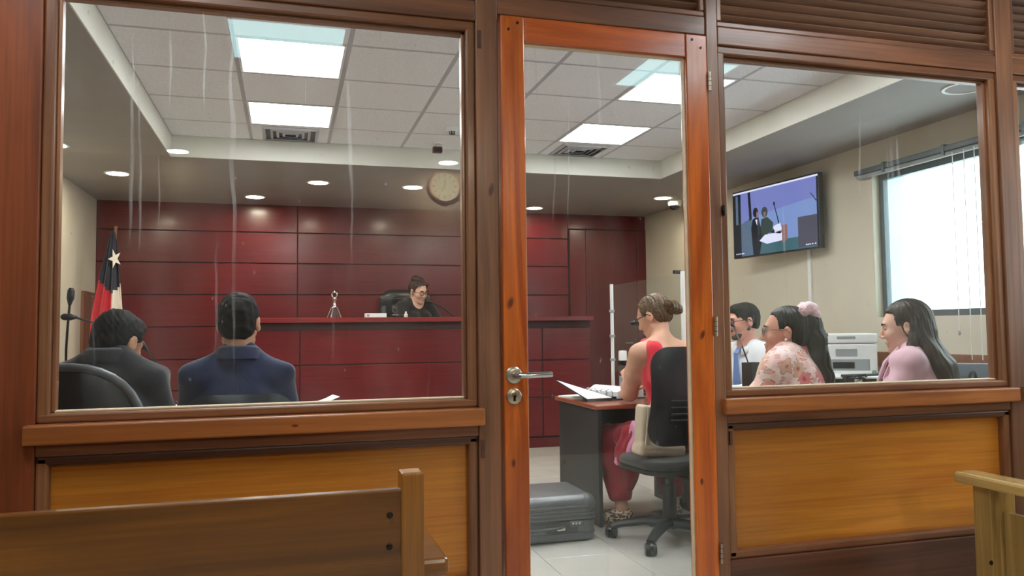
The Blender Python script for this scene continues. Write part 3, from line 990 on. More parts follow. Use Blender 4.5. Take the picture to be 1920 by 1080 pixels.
def task_chair(label, loc, rz, zb=0.84, hb=0.54, wb_=0.46, zseat=0.47, ribs=True, ang=0.0, fabric='chair_fabric', rad=0.11, lean=0.12, bow=0.05, group='swivel chairs'):
    t = thing('office_chair', label, 'chair', loc, rz, group)
    swivel_base(t, zseat - 0.06, ang=ang)
    MB().prism(rrect(0.48, 0.46, 0.12, 6), 'z', zseat - 0.06, zseat - 0.035).obj('seat_pan', 'black_plastic', t, 0.006, True)
    MB().prism(rrect(0.49, 0.47, 0.13, 6), 'z', zseat - 0.035, zseat + 0.015).obj('seat', fabric, t, 0.022, True, 3)
    MB().box(-0.09, 0.09, -0.1, 0.12, zseat - 0.1, zseat - 0.06).obj('mechanism', 'black_plastic', t, 0.01)
    MB().tube([(0.09, 0.02, zseat - 0.085), (0.24, 0.03, zseat - 0.085)], 0.007, 8).obj('height_lever', 'black_plastic', t, smooth=True)
    sh = curved_back(wb_, hb, rad, bow, 0.02, zb, -0.27, lean).obj('backrest', 'chair_shell', t, 0, 'all')
    curved_back(wb_ - 0.03, hb - 0.03, rad, bow, 0.05, zb, -0.245, lean).obj('back_cushion', fabric, t, 0, 'all')
    if rad > 0.15:
        ol = rrect(wb_ + 0.012, hb + 0.012, rad + 0.004, 8)
        MB().tube([(x, -0.268 + bow * (x / (wb_ / 2)) ** 2 - lean * z - 0.03 * math.cos(z / hb * PI * 1.4), zb + z) for x, z in ol + ol[:1]], 0.016, 10, False).obj('rim_moulding', 'rim_plastic', sh, 0, True)
    pts = [(0, -0.09, zseat - 0.08), (0, -0.26, zseat - 0.075), (0, -0.325, zseat - 0.02), (0, -0.322, zb - 0.02)]
    MB().tube(pts, [0.035, 0.035, 0.036, 0.03], 12, flat=0.4, up=(0, 1, 0)).obj('spine', 'black_plastic', t, 0, True)
    if ribs:
        for k in range(4):
            z = zb - 0.02 - 0.035 * k
            xs_ = [-0.16 + 0.32 * i / 10 for i in range(11)]
            MB().tube([(x, -0.287 + bow * (x / (wb_ / 2)) ** 2 - lean * (z - zb) - 0.027 + 0.004, z) for x in xs_], 0.009, 8).obj('lumbar_rib', 'chair_shell', sh, 0, True)
        MB().box(-0.025, 0.025, -0.335, -0.31, zb - 0.22, zb - 0.18).obj('height_latch', 'black_gloss', sh, 0.004)
    return t


task_chair('black swivel chair under the person in the coral top, ribbed plastic back', (2.13, 4.20, 0), 0.10, ang=math.radians(225) - 0.10, zb=0.845, hb=0.55, wb_=0.52)
task_chair('dark chair with wide arched plastic rim behind the stooping person', (-0.76, 3.36, 0), -0.05, zb=0.83, hb=0.54, wb_=0.54, rad=0.22, ribs=False, ang=0.4)
task_chair('dark low-backed chair hidden behind the person in the navy suit', (-0.20, 3.70, 0), 0.05, zb=0.74, hb=0.46, wb_=0.46, ribs=False, ang=0.9)
task_chair('black chair under the person in the flowered blouse', (2.46, 3.42, 0), 0.45, zb=0.70, hb=0.36, wb_=0.42, ribs=False, ang=0.2)
task_chair('black chair under the person in the pink blazer', (3.00, 3.16, 0), 0.75, zb=0.66, hb=0.30, wb_=0.40, ribs=False, ang=0.6)
task_chair('black chair under the person in the white shirt', (3.16, 5.02, 0), 1.35, zb=0.78, hb=0.44, wb_=0.44, ribs=False, ang=0.1)

# judge's padded leather chair
t = thing('executive_chair', 'high-backed black leather chair behind the judge bench', 'chair', (1.22, 8.45, 0.45), PI - 0.12)
swivel_base(t, 0.42, 0.3)
plain('black_leather', C(30, 31, 34), 0.32, 0.1, 30, bstr=0.3)
curved_back(0.56, 0.78, 0.14, 0.06, 0.10, 0.84, -0.22, 0.12, xtop=0.0).obj('backrest', 'black_leather', t, 0, 'all')
for z, h in ((1.05, 0.20), (0.86, 0.17), (0.69, 0.17)):
    curved_back(0.32, h, 0.06, 0.012, 0.09, z, -0.175 - 0.12 * (z - 0.84), 0.12).obj('tufted_pad', 'black_leather', t, 0, 'all')
for s in (-1, 1):
    MB().tube([(s * 0.225, -0.17, 0.56), (s * 0.24, -0.185, 0.8), (s * 0.235, -0.22, 1.02), (s * 0.2, -0.245, 1.16)], [0.04, 0.055, 0.055, 0.035], 12).obj('side_bolster', 'black_leather', t, 0, True)
    MB().tube([(s * 0.27, -0.2, 0.62), (s * 0.29, -0.05, 0.66), (s * 0.29, 0.14, 0.66), (s * 0.28, 0.2, 0.6), (s * 0.27, 0.16, 0.45)], 0.025, 10).obj('armrest', 'black_plastic', t, 0, True)
MB().prism(rrect(0.54, 0.5, 0.12, 6), 'z', 0.40, 0.49).obj('seat', 'black_leather', t, 0.03, True, 3)

# ------------------------------------------------------------------ desks
t = thing('desk', 'cherry-topped office desk with black side panels, loaded with a binder', 'desk', (1.83, 4.565, 0))
DW, DD = 0.80, 0.79
MB().box(0, DW, 0, DD, 0.722, 0.75).obj('desktop', 'wood_desktop', t, 0.008, seg=3)
for x in (0.025, DW - 0.05):
    MB().box(x, x + 0.025, 0.03, DD - 0.03, 0, 0.722).obj('side_panel', 'navy_board', t, 0.002)
MB().box(0.05, DW - 0.05, 0.62, 0.64, 0.30, 0.722).obj('modesty_panel', 'navy_board', t, 0.002)
MB().lathe([(0.012, 0), (0.012, 0.003), (0.006, 0.003)], (0.025, 0.66, 0.30), 14, Matrix.Rotation(-PI / 2, 3, 'Y')).obj('cable_plug', 'black_gloss', t)
t = thing('table', 'plain table before the person in the flowered blouse, mostly below the sill', 'table', (2.52, 3.98, 0))
MB().box(0, 0.84, 0, 0.5, 0.722, 0.75).obj('tabletop', 'wood_desktop', t, 0.006)
for x in (0.03, 0.78):
    for y in (0.03, 0.44):
        MB().box(x, x + 0.03, y, y + 0.03, 0, 0.722).obj('leg', 'black_plastic', t, 0.003)
t = thing('table', 'long table before the two suited persons, seen only by its papers', 'table', (-1.45, 4.02, 0))
MB().box(0, 1.95, 0, 0.65, 0.722, 0.75).obj('tabletop', 'wood_desktop', t, 0.006)
for x in (0.02, 1.9):
    MB().box(x, x + 0.025, 0.04, 0.6, 0, 0.722).obj('side_panel', 'navy_board', t, 0.002)
MB().box(0.045, 1.9, 0.56, 0.58, 0.2, 0.722).obj('modesty_panel', 'navy_board', t, 0.002)
t = thing('printer_stand', 'black equipment stand under the white printer', 'stand', (3.52, 4.40, 0))
MB().box(0, 0.69, 0, 0.82, 0.80, 0.83).obj('stand_top', 'navy_board', t, 0.004)
for x in (0.0, 0.66):
    MB().box(x, x + 0.03, 0.0, 0.8, 0, 0.80).obj('side_panel', 'navy_board', t, 0.003)
for z in (0.1, 0.45):
    MB().box(0.03, 0.66, 0.0, 0.78, z, z + 0.025).obj('shelf', 'navy_board', t, 0.002)

# printer
t = thing('printer', 'white multifunction printer with open front tray by the window wall', 'printer', (3.80, 4.78, 0.83), -0.50)
pw, pd, ph = 0.40, 0.36, 0.34
MB().box(-pw / 2, pw / 2, -pd / 2, pd / 2, 0.03, ph - 0.07).obj('body', 'white_plastic', t, 0.012)
MB().box(-pw / 2 - 0.004, pw / 2 + 0.004, -pd / 2 - 0.004, pd / 2, ph - 0.066, ph).obj('scanner_lid', 'white_plastic', t, 0.01)
MB().box(-pw / 2 + 0.01, pw / 2 - 0.01, -pd / 2 + 0.02, pd / 2 - 0.02, 0, 0.03).obj('foot_plate', 'black_plastic', t, 0.003)
MB().box(-0.06, 0.06, -pd / 2 - 0.008, -pd / 2 - 0.002, ph - 0.035, ph - 0.018).obj('lid_grip', 'grey_plastic', t, 0.002)
MB().box(-0.07, 0.07, -pd / 2 - 0.004, -pd / 2 + 0.002, 0.185, 0.235).obj('control_panel', 'grey_plastic', t, 0.002)
MB().box(-0.15, 0.15, -pd / 2 - 0.002, -pd / 2 + 0.01, 0.085, 0.165).obj('paper_slot', 'grey_plastic', t, 0.004)
MB().box(-0.09, 0.05, -pd / 2 - 0.006, -pd / 2 + 0.004, 0.10, 0.145).obj('cartridge_cover', 'black_plastic', t, 0.003)
MB().obox((0, -pd / 2 - 0.09, 0.052), (0.18, 0.095, 0.006), Matrix.Rotation(0.06, 3, 'X')).obj('output_tray', 'white_plastic', t, 0.003)
MB().box(-0.06, 0.06, -pd / 2 - 0.19, -pd / 2 - 0.175, 0.01, 0.045).obj('tray_lip', 'white_plastic', t, 0.003)
MB().lathe([(0.016, 0), (0.014, 0.008), (0, 0.009)], (0.175, -pd / 2, 0.075), 14, RX).obj('power_button', 'grey_plastic', t, smooth=True)
for z in (0.2, 0.13, 0.08):
    MB().box(-pw / 2 - 0.002, -pw / 2 + 0.001, -0.13, -0.10, z, z + 0.016).obj('port', 'black_plastic', t)
t = thing('white_carton', 'tall white equipment box standing against the printer', 'box', (3.60, 5.12, 0.83), -0.50)
MB().box(-0.09, 0.09, -0.12, 0.12, 0, 0.345).obj('shell', 'white_plastic', t, 0.006)
MB().box(-0.05, 0.05, -0.124, -0.119, 0.04, 0.2).obj('socket_plate', 'grey_plastic', t, 0.002)
for z in (0.07, 0.12, 0.16):
    MB().box(-0.02, 0.005, -0.127, -0.123, z, z + 0.018).obj('socket', 'black_plastic', t)
t = thing('cable_bundle', 'tangle of dark cables below the printer tray', 'cable', (3.52, 4.24, 0.83))
rnd = random.Random(3)
pts = [(0.05 + 0.5 * k / 14, 0.06 + 0.08 * rnd.random() + 0.10, 0.02 + 0.06 * rnd.random()) for k in range(15)]
MB().tube([q for a in range(len(pts) - 3) for q in bez(*pts[a:a + 1], *pts[a + 1:a + 4], n=3)][:40], 0.006, 6).obj('cable', 'black_plastic', t, 0, True)
MB().box(0.05, 0.42, 0.21, 0.27, 0.0, 0.07).obj('power_strip', 'black_plastic', t, 0.006)

# ------------------------------------------------------------------ television
TVn, TVf = np.array([4.13, 5.40]), np.array([3.99, 6.46])
mid = (TVn + TVf) / 2
ang = math.atan2(TVf[1] - TVn[1], TVf[0] - TVn[0])
TW = float(np.linalg.norm(TVf - TVn))
zc_ = 2.165
t = thing('television', 'flat television on the window wall showing two suited people at a desk', 'television', (mid[0], mid[1], zc_), ang - PI)
# local: x runs from the far end to the near end, screen towards +y -> faces the room
TH = 0.62
plain('tv_bezel', C(16, 17, 20), 0.3)
FB = -1
MB().box(-TW / 2, TW / 2, 0.0, 0.045, -TH / 2, TH / 2).obj('bezel', 'tv_bezel', t, 0.005)
MB().box(-0.3, 0.3, 0.045, 0.08, -0.2, 0.2).obj('rear_housing', 'tv_bezel', t, 0.01)
MB().box(-0.04, 0.04, 0.06, 0.16, -0.1, 0.1).obj('wall_bracket', 'black_plastic', t, 0.004)
scr = {'scr_lav': ((120, 128, 196), 0.85), 'scr_blue': ((126, 150, 206), 0.85), 'scr_dark': ((30, 32, 42), 0.7), 'scr_navy': ((22, 24, 44), 0.6), 'scr_teal': ((70, 112, 124), 0.7), 'scr_white': ((214, 216, 240), 1.0),
       'scr_skin': ((150, 108, 108), 0.8), 'scr_brown': ((86, 84, 104), 0.7), 'scr_olive': ((52, 70, 66), 0.7), 'scr_slate': ((92, 112, 136), 0.8)}
for k_, (c_, e_) in scr.items():
    emissive(k_, C(*c_), e_)
keys = list(scr)
pic = MB()
SW, SH = TW - 0.022, TH - 0.03
YS = -0.001


def sp(poly, mat, lay):
    vs = [((u - 0.5) * SW, YS - 0.0004 * lay, (0.5 - v) * SH) for u, v in poly]
    vs2 = [(a, YS, c) for a, b, c in vs]
    n = len(poly)
    pic.add(vs + vs2, [tuple(range(n))] + [(i, i + n, (i + 1) % n + n, (i + 1) % n) for i in range(n)], keys.index(mat))


def oval(cx, cy, rx, ry, n=14):
    return [(cx + rx * math.cos(2 * PI * k / n), cy + ry * math.sin(2 * PI * k / n)) for k in range(n)]


sp([(0, 0), (1, 0), (1, 1), (0, 1)], 'scr_lav', 1)
sp([(0.22, 0.42), (1, 0.30), (1, 0.92), (0.22, 0.80)], 'scr_blue', 2)
sp([(0, 0), (1, 0), (1, 0.025), (0, 0.025)], 'scr_white', 3)
sp([(0, 0.03), (0.10, 0.03), (0.10, 1), (0, 1)], 'scr_dark', 3)
sp([(0.035, 0.05), (0.065, 0.05), (0.065, 0.5), (0.035, 0.5)], 'scr_slate', 4)
sp([(0.10, 0.50), (0.24, 0.42), (0.26, 1), (0.10, 1)], 'scr_slate', 4)
sp([(0.195, 0.03), (0.225, 0.03), (0.24, 0.45), (0.21, 0.47)], 'scr_dark', 5)
sp([(0.30, 0.82), (1.0, 0.83), (1.0, 1.0), (0.28, 1.0)], 'scr_teal', 4)
sp([(0.78, 0.55), (0.985, 0.55), (0.985, 0.98), (0.78, 0.98)], 'scr_brown', 5)
sp([(0.985, 0.03), (1, 0.03), (1, 1), (0.985, 1)], 'scr_dark', 5)
sp([(0.25, 0.46), (0.32, 0.42), (0.35, 0.6), (0.37, 0.72), (0.33, 1.0), (0.25, 1.0), (0.23, 0.6)], 'scr_navy', 6)
sp(oval(0.29, 0.36, 0.032, 0.075), 'scr_dark', 7)
sp([(0.30, 0.36), (0.32, 0.36), (0.325, 0.43), (0.30, 0.45)], 'scr_skin', 8)
sp([(0.285, 0.47), (0.31, 0.47), (0.305, 0.56)], 'scr_white', 8)
sp([(0.36, 0.48), (0.43, 0.46), (0.50, 0.56), (0.49, 0.66), (0.38, 0.76), (0.345, 0.66)], 'scr_olive', 6)
sp(oval(0.40, 0.38, 0.036, 0.08), 'scr_olive', 7)
sp([(0.385, 0.38), (0.42, 0.38), (0.41, 0.45), (0.39, 0.45)], 'scr_skin', 8)
sp([(0.60, 0.62), (0.66, 0.62), (0.66, 0.84), (0.60, 0.88)], 'scr_skin', 8)
sp([(0.33, 0.80), (0.40, 0.72), (0.60, 0.72), (0.60, 0.84), (0.42, 0.86)], 'scr_white', 7)
sp([(0.50, 0.62), (0.58, 0.58), (0.60, 0.68), (0.52, 0.72)], 'scr_white', 9)
sp([(0.45, 0.70), (0.50, 0.66), (0.60, 0.72), (0.58, 0.74)], 'scr_dark', 9)
sp([(0.515, 0.30), (0.521, 0.30), (0.575, 0.60), (0.565, 0.60)], 'scr_dark', 9)
sp([(0.51, 0.26), (0.525, 0.26), (0.525, 0.31), (0.51, 0.31)], 'scr_dark', 10)
sp([(0.92, 0.24), (0.926, 0.24), (0.985, 0.36), (0.98, 0.37)], 'scr_dark', 9)
for u in (0.03, 0.055, 0.08, 0.105, 0.12):
    sp([(u, 0.95), (u + 0.014, 0.95), (u + 0.014, 0.965), (u, 0.965)], 'scr_white', 9)
for u in (0.86, 0.88, 0.90, 0.925, 0.955):
    sp([(u, 0.945), (u + 0.014, 0.945), (u + 0.014, 0.962), (u, 0.962)], 'scr_white', 9)
pic.obj('screen_picture', keys, t)

# ------------------------------------------------------------------ suitcase
plain('suitcase_shell', C(104, 108, 112), 0.38, 0.05, 60, metal=0.25, coat=0.15, bstr=0.08)
plain('suitcase_dark', C(66, 68, 70), 0.45, 0.05, 60)
plain('suitcase_corner', C(88, 90, 92), 0.4, 0.05)
t = thing('suitcase', 'grey hard-shell suitcase lying flat on the tiles beside the desk', 'suitcase', (1.40, 4.33, 0), 0.0)
sw_, sd_ = 0.335, 0.47


def rbox(w, d, z0, z1, r, rt, n=6, m=5, top=True, bot=True):
    # soft box: rounded plan, rounded top/bottom edges
    mb = MB()
    prof = []
    if bot:
        for i in range(m + 1):
            a = -PI / 2 + PI / 2 * i / m
            prof.append((rt - rt * math.cos(a), z0 + rt + rt * math.sin(a)))
    else:
        prof.append((0, z0))
    if top:
        for i in range(m + 1):
            a = PI / 2 * i / m
            prof.append((rt - rt * math.cos(a), z1 - rt + rt * math.sin(a)))
    else:
        prof.append((0, z1))
    vs = []
    N = 4 * (n + 1)
    for ins, z in prof:
        vs += [(x, y, z) for x, y in rrect(2 * w - 2 * ins, 2 * d - 2 * ins, max(0.002, r - ins), n)]
    fs = []
    for i in range(len(prof) - 1):
        for k in range(N):
            fs.append((i * N + k, i * N + (k + 1) % N, (i + 1) * N + (k + 1) % N, (i + 1) * N + k))
    fs.append(tuple(range(N - 1, -1, -1)))
    fs.append(tuple((len(prof) - 1) * N + k for k in range(N)))
    return mb.add(vs, fs)


def shift(mb, dx, dy, dz):
    mb.v = [(a + dx, b + dy, c + dz) for a, b, c in mb.v]
    return mb


shift(rbox(sw_, sd_ / 2, 0.006, 0.118, 0.07, 0.02, top=False), 0, sd_ / 2, 0).obj('lower_shell', 'suitcase_shell', t, 0, True)
shift(rbox(sw_, sd_ / 2, 0.122, 0.262, 0.07, 0.05, bot=False), 0, sd_ / 2, 0).obj('upper_shell', 'suitcase_shell', t, 0, True)
for z, mt, g in ((0.12, 'suitcase_dark', 0.004), (0.135, 'suitcase_shell', 0.006), (0.158, 'suitcase_shell', 0.006), (0.178, 'suitcase_shell', 0.006), (0.2, 'suitcase_shell', 0.006), (0.05, 'suitcase_shell', 0.004)):
    shift(rbox(sw_ + g, sd_ / 2 + g, z - 0.006, z + 0.006, 0.07, 0.004, m=2), 0, sd_ / 2, 0).obj('ridge', mt, t, 0, True)
for sx in (-1, 1):
    MB().sphere((sx * (sw_ - 0.055), 0.055, 0.205), (0.062, 0.062, 0.062), 16, 10).obj('corner_guard', 'suitcase_corner', t, smooth='all')
MB().box(0.02, 0.21, -0.012, 0.004, 0.062, 0.104).obj('handle_recess', 'suitcase_dark', t, 0.004)
MB().tube([(-0.13, -0.012, 0.085), (-0.1, -0.03, 0.088), (0.02, -0.034, 0.092), (0.09, -0.03, 0.094), (0.12, -0.012, 0.094)], [0.01, 0.012, 0.013, 0.012, 0.01], 12, flat=0.7).obj('carry_handle', 'suitcase_dark', t, 0, True)
for x in (-0.12, 0.105):
    MB().box(x - 0.025, x + 0.025, -0.02, 0.0, 0.075, 0.096).obj('latch', 'chrome', t, 0.003)
lk = MB().box(0.16, 0.245, -0.016, 0.0, 0.088, 0.122).obj('combination_lock', 'suitcase_corner', t, 0.006)
for x in (0.178, 0.198, 0.218):
    MB().box(x - 0.006, x + 0.006, -0.0185, -0.014, 0.104, 0.118).obj('lock_wheel', 'chrome', lk, 0.001)
MB().lathe([(0.03, -0.012), (0.03, 0.012)], (-0.12, sd_ - 0.02, 0.255), 18, RX).obj('wheel', 'black_plastic', t, smooth=True)

# ------------------------------------------------------------------ soft solids for people: signed distance grids meshed with surface nets
def rotm(yaw=0.0, pitch=0.0, roll=0.0):
    return np.array(Matrix.Rotation(yaw, 3, 'Z') @ Matrix.Rotation(pitch, 3, 'X') @ Matrix.Rotation(roll, 3, 'Y'))


class Frame:
    def __init__(s, c=(0, 0, 0), R=None, s_=1.0):
        s.c = np.array(c, float)
        s.R = np.eye(3) if R is None else R
        s.s = s_

    def w(s, p):
        return s.c + s.R @ (np.array(p, float) * s.s)


ID = Frame()


def ell(c, r, fr=ID, R=None):
    RR = fr.R if R is None else fr.R @ R
    cw = fr.w(c)
    r = np.array(r, float) * fr.s

    def f(P):
        q = (P - cw) @ RR
        k0 = np.linalg.norm(q / r, axis=-1)
        k1 = np.linalg.norm(q / (r * r), axis=-1) + 1e-9
        return k0 * (k0 - 1) / k1
    ext = np.sqrt(((RR * r) ** 2).sum(1))
    return f, cw - ext, cw + ext


def cap(a, b, ra, rb=None, fr=ID, flat=None):
    rb = ra if rb is None else rb
    ra, rb = ra * fr.s, rb * fr.s
    a, b = fr.w(a), fr.w(b)
    ab = b - a
    L2 = float(ab @ ab) + 1e-12

    def f(P):
        pa = P - a
        t = np.clip((pa @ ab) / L2, 0, 1)
        d = pa - t[..., None] * ab
        if flat is not None:
            ax, k = flat
            axw = fr.R @ np.array(ax, float)
            n = d @ axw
            d = d + (n * (k - 1))[..., None] * axw
            return (np.linalg.norm(d, axis=-1) - (ra + (rb - ra) * t)) / max(1, k * 0.7)
        return np.linalg.norm(d, axis=-1) - (ra + (rb - ra) * t)
    m = max(ra, rb)
    return f, np.minimum(a, b) - m, np.maximum(a, b) + m


def slab(c, half, rnd=0.01, fr=ID, R=None):
    RR = fr.R if R is None else fr.R @ R
    cw = fr.w(c)
    half = np.array(half, float) * fr.s
    h = half - rnd

    def f(P):
        q = np.abs((P - cw) @ RR) - h
        return np.linalg.norm(np.maximum(q, 0), axis=-1) + np.minimum(q.max(-1), 0) - rnd
    ext = np.abs(RR) @ np.array(half, float)
    return f, cw - ext, cw + ext


class Vol:
    def __init__(s, lo, hi, h):
        s.lo = np.array(lo, float)
        s.h = h
        n = np.ceil((np.array(hi, float) - s.lo) / h).astype(int) + 1
        s.D = np.full(n, 0.5, np.float32)
        s.ax = [s.lo[i] + h * np.arange(n[i]) for i in range(3)]

    def op(s, prim, k=0.02, e=0.0, mode='add'):
        f, lo, hi = prim
        m = k + abs(e) + 0.025
        sl = []
        for i in range(3):
            a = max(0, int(math.floor((lo[i] - m - s.lo[i]) / s.h)))
            b = min(len(s.ax[i]), int(math.ceil((hi[i] + m - s.lo[i]) / s.h)) + 1)
            if b <= a:
                return s
            sl.append(slice(a, b))
        sl = tuple(sl)
        P = np.stack(np.meshgrid(*[s.ax[i][sl[i]] for i in range(3)], indexing='ij'), -1)
        d = f(P) - e
        A = s.D[sl]
        if mode == 'add':
            h = np.clip(0.5 + 0.5 * (A - d) / k, 0, 1)
            s.D[sl] = A * (1 - h) + d * h - k * h * (1 - h)
        else:
            d = -d
            h = np.clip(0.5 - 0.5 * (A - d) / k, 0, 1)
            s.D[sl] = A * (1 - h) + d * h + k * h * (1 - h)
        return s

    def adds(s, prims, k=0.02, e=0.0):
        for p_ in prims:
            s.op(p_, k, e)
        return s

    def subs(s, prims, k=0.006, e=0.0):
        for p_ in prims:
            s.op(p_, k, e, 'sub')
        return s

    def mesh(s, name, mat, disp=None, smooth_it=1):
        D = s.D
        D[0], D[-1], D[:, 0], D[:, -1], D[:, :, 0], D[:, :, -1] = 0.5, 0.5, 0.5, 0.5, 0.5, 0.5
        ins = D < 0
        nx, ny, nz = (d - 1 for d in D.shape)
        cnt = np.zeros((nx, ny, nz), np.int8)
        offs = [(i, j, k) for i in (0, 1) for j in (0, 1) for k in (0, 1)]
        for i, j, k in offs:
            cnt += ins[i:i + nx, j:j + ny, k:k + nz]
        act = np.argwhere((cnt > 0) & (cnt < 8))
        idx = np.full((nx, ny, nz), -1, np.int32)
        idx[act[:, 0], act[:, 1], act[:, 2]] = np.arange(len(act))
        cv = {o: D[act[:, 0] + o[0], act[:, 1] + o[1], act[:, 2] + o[2]] for o in offs}
        pos = np.zeros((len(act), 3))
        num = np.zeros(len(act))
        for o in offs:
            for ax in range(3):
                if o[ax] == 0:
                    o2 = tuple(1 if q == ax else o[q] for q in range(3))
                    a, b = cv[o], cv[o2]
                    cr = (a < 0) != (b < 0)
                    t = np.where(cr, a / np.where(cr, a - b, 1), 0)
                    pt = np.array(o, float)[None] + np.zeros((len(act), 1))
                    pt[:, ax] += t
                    pos += pt * cr[:, None]
                    num += cr
        V = s.lo + s.h * (act + pos / num[:, None])
        quads = []
        for ax in range(3):
            o1, o2 = [(1, 2), (2, 0), (0, 1)][ax]
            sl0 = [slice(None)] * 3
            sl1 = [slice(None)] * 3
            sl0[ax] = slice(0, -1)
            sl1[ax] = slice(1, None)
            e0, e1 = ins[tuple(sl0)], ins[tuple(sl1)]
            E = np.argwhere(e0 != e1)
            if not len(E):
                continue
            E = E[(E[:, o1] > 0) & (E[:, o2] > 0) & (E[:, o1] < D.shape[o1] - 1) & (E[:, o2] < D.shape[o2] - 1)]
            inn = ins[E[:, 0], E[:, 1], E[:, 2]]
            d1 = np.zeros(3, int)
            d1[o1] = 1
            d2 = np.zeros(3, int)
            d2[o2] = 1
            g = lambda q: idx[q[:, 0], q[:, 1], q[:, 2]]
            q4 = np.stack([g(E - d1 - d2), g(E - d2), g(E), g(E - d1)], 1)
            q4 = np.where(inn[:, None], q4, q4[:, ::-1])
            quads.append(q4)
        F = np.concatenate(quads)
        F = F[(F >= 0).all(1)]
        for _ in range(smooth_it):
            acc = np.zeros_like(V)
            w_ = np.zeros(len(V))
            for a in range(4):
                i0, i1 = F[:, a], F[:, (a + 1) % 4]
                for q in range(3):
                    acc[:, q] += np.bincount(i0, V[i1, q], len(V)) + np.bincount(i1, V[i0, q], len(V))
                w_ += np.bincount(i0, minlength=len(V)) + np.bincount(i1, minlength=len(V))
            V = V * 0.5 + 0.5 * acc / np.maximum(w_, 1)[:, None]
        if disp is not None:
            n = np.cross(V[F[:, 2]] - V[F[:, 0]], V[F[:, 3]] - V[F[:, 1]])
            N = np.zeros_like(V)
            for a in range(4):
                for q in range(3):
                    N[:, q] += np.bincount(F[:, a], n[:, q], len(V))
            N /= np.linalg.norm(N, axis=1)[:, None] + 1e-9
            V = V + N * disp(V)[:, None]
        me = bpy.data.meshes.new(name)
        me.vertices.add(len(V))
        me.vertices.foreach_set('co', V.astype(np.float32).ravel())
        me.loops.add(F.size)
        me.loops.foreach_set('vertex_index', F.astype(np.int32).ravel())
        me.polygons.add(len(F))
        me.polygons.foreach_set('loop_start', np.arange(0, F.size, 4, dtype=np.int32))
        me.polygons.foreach_set('loop_total', np.full(len(F), 4, np.int32))
        me.update(calc_edges=True)
        me.validate()
        me.materials.append(MATS[mat])
        me.shade_smooth()
        return me


def bounds(prims, m):
    lo = np.min([p_[1] for p_ in prims], 0) - m
    hi = np.max([p_[2] for p_ in prims], 0) + m
    return lo, hi


# ------------------------------------------------------------------ skin, hair, cloth
def skin(name, c):
    t = NT(name)
    n = t.noise(t.coords(), 14, 3)
    n2 = t.noise(t.coords(), 90, 2)
    lo = tuple(x * 0.88 for x in c[:3]) + (1,)
    hi = tuple(min(1, x * 1.08) for x in c[:3]) + (1,)
    t.bsdf(t.ramp(n, [(0.3, lo), (0.7, hi)]), 0.5, 0, 0, 0.4, n2, 0.08, 0.001)


def hairmat(name, c1, c2, axis='z', rough=0.42, freq=140, bs=0.25, sp=0.3):
    t = NT(name)
    sc = {'z': (freq, freq, 4), 'y': (freq, 4, freq), 'x': (4, freq, freq)}[axis]
    f = t.noise(t.coords(sc), 1.0, 3, 0.6, 0.3)
    t.bsdf(t.ramp(f, [(0.32, c2), (0.68, c1)]), rough, 0, 0, sp, f, bs, 0.002)


def cloth(name, c, rough=0.85, var=0.1, sheen=0.25, wr=0.35, wscale=9.0, stretch=(1, 1, 1)):
    t = NT(name)
    w1 = t.noise(t.coords(stretch), wscale, 3, 0.5, 0.8)
    w2 = t.noise(t.coords(), 220, 2)
    lo = tuple(x * (1 - var) for x in c[:3]) + (1,)
    hi = tuple(min(1, x * (1 + var)) for x in c[:3]) + (1,)
    h = t.math('MULTIPLY_ADD', w2, 0.012, w1)
    t.bsdf(t.ramp(w1, [(0.3, lo), (0.7, hi)]), rough, 0, 0, 0.3, h, wr, 0.02, sheen)


skin('skin_light', C(214, 164, 138))
skin('skin_tan', C(196, 146, 116))
skin('skin_fair', C(226, 182, 160))
skin('skin_rosy', C(212, 154, 134))
plain('lip_colour', C(176, 92, 84), 0.4)
plain('eye_white', C(225, 222, 216), 0.25)
plain('iris_dark', C(34, 22, 16), 0.2)
plain('brow_hair', C(40, 30, 25), 0.7)
hairmat('hair_black', C(30, 28, 27), C(12, 11, 11), 'z')
hairmat('hair_black_short', C(30, 30, 30), C(15, 14, 14), 'z', 0.72, 70, 0.1, 0.22)
hairmat('hair_dark_brown', C(62, 46, 38), C(24, 18, 15), 'z')
hairmat('hair_curly', C(70, 46, 38), C(28, 18, 16), 'z', 0.5, 60)
hairmat('hair_streaked', C(128, 102, 76), C(38, 30, 24), 'y', 0.4, 120)
cloth('suit_charcoal', C(30, 32, 38), wr=0.3, wscale=7)
cloth('suit_navy', C(30, 41, 70), wr=0.3, wscale=7)
cloth('black_blazer', C(22, 23, 27), wr=0.3)
cloth('trousers_dark', C(32, 33, 40))
cloth('coral_top', C(222, 46, 66), wr=0.15)
cloth('red_trousers', C(150, 26, 44), wr=0.4, wscale=6, stretch=(2, 2, 0.5))
cloth('pink_cloth', C(226, 150, 190), wr=0.4)
cloth('white_shirt', C(226, 234, 240), wr=0.4, var=0.03)
cloth('blue_tie', C(96, 128, 190), 0.5, wr=0.1)
cloth('pink_blazer', C(226, 186, 200), wr=0.3, wscale=5)
cloth('white_lining', C(232, 226, 226), wr=0.2)
cloth('beige_canvas', C(206, 190, 166), wr=0.25, wscale=12)
cloth('lilac_coat', C(150, 140, 164), wr=0.6)
cloth('black_bag', C(26, 27, 30), wr=0.6)

# flowered blouse: petals drawn around scattered centres
t_ = NT('flowered_blouse')
cc = t_.coords((1, 1, 1), False)
sx_ = t_.n('ShaderNodeSeparateXYZ')
t_.set(sx_.inputs[0], cc)
fx = t_.math('ADD', t_.math('MULTIPLY', sx_.outputs[0], 1.0), t_.math('MULTIPLY', sx_.outputs[1], 0.55))
fl2 = t_.n('ShaderNodeCombineXYZ')
t_.set(fl2.inputs[0], fx)
t_.set(fl2.inputs[1], sx_.outputs[2])


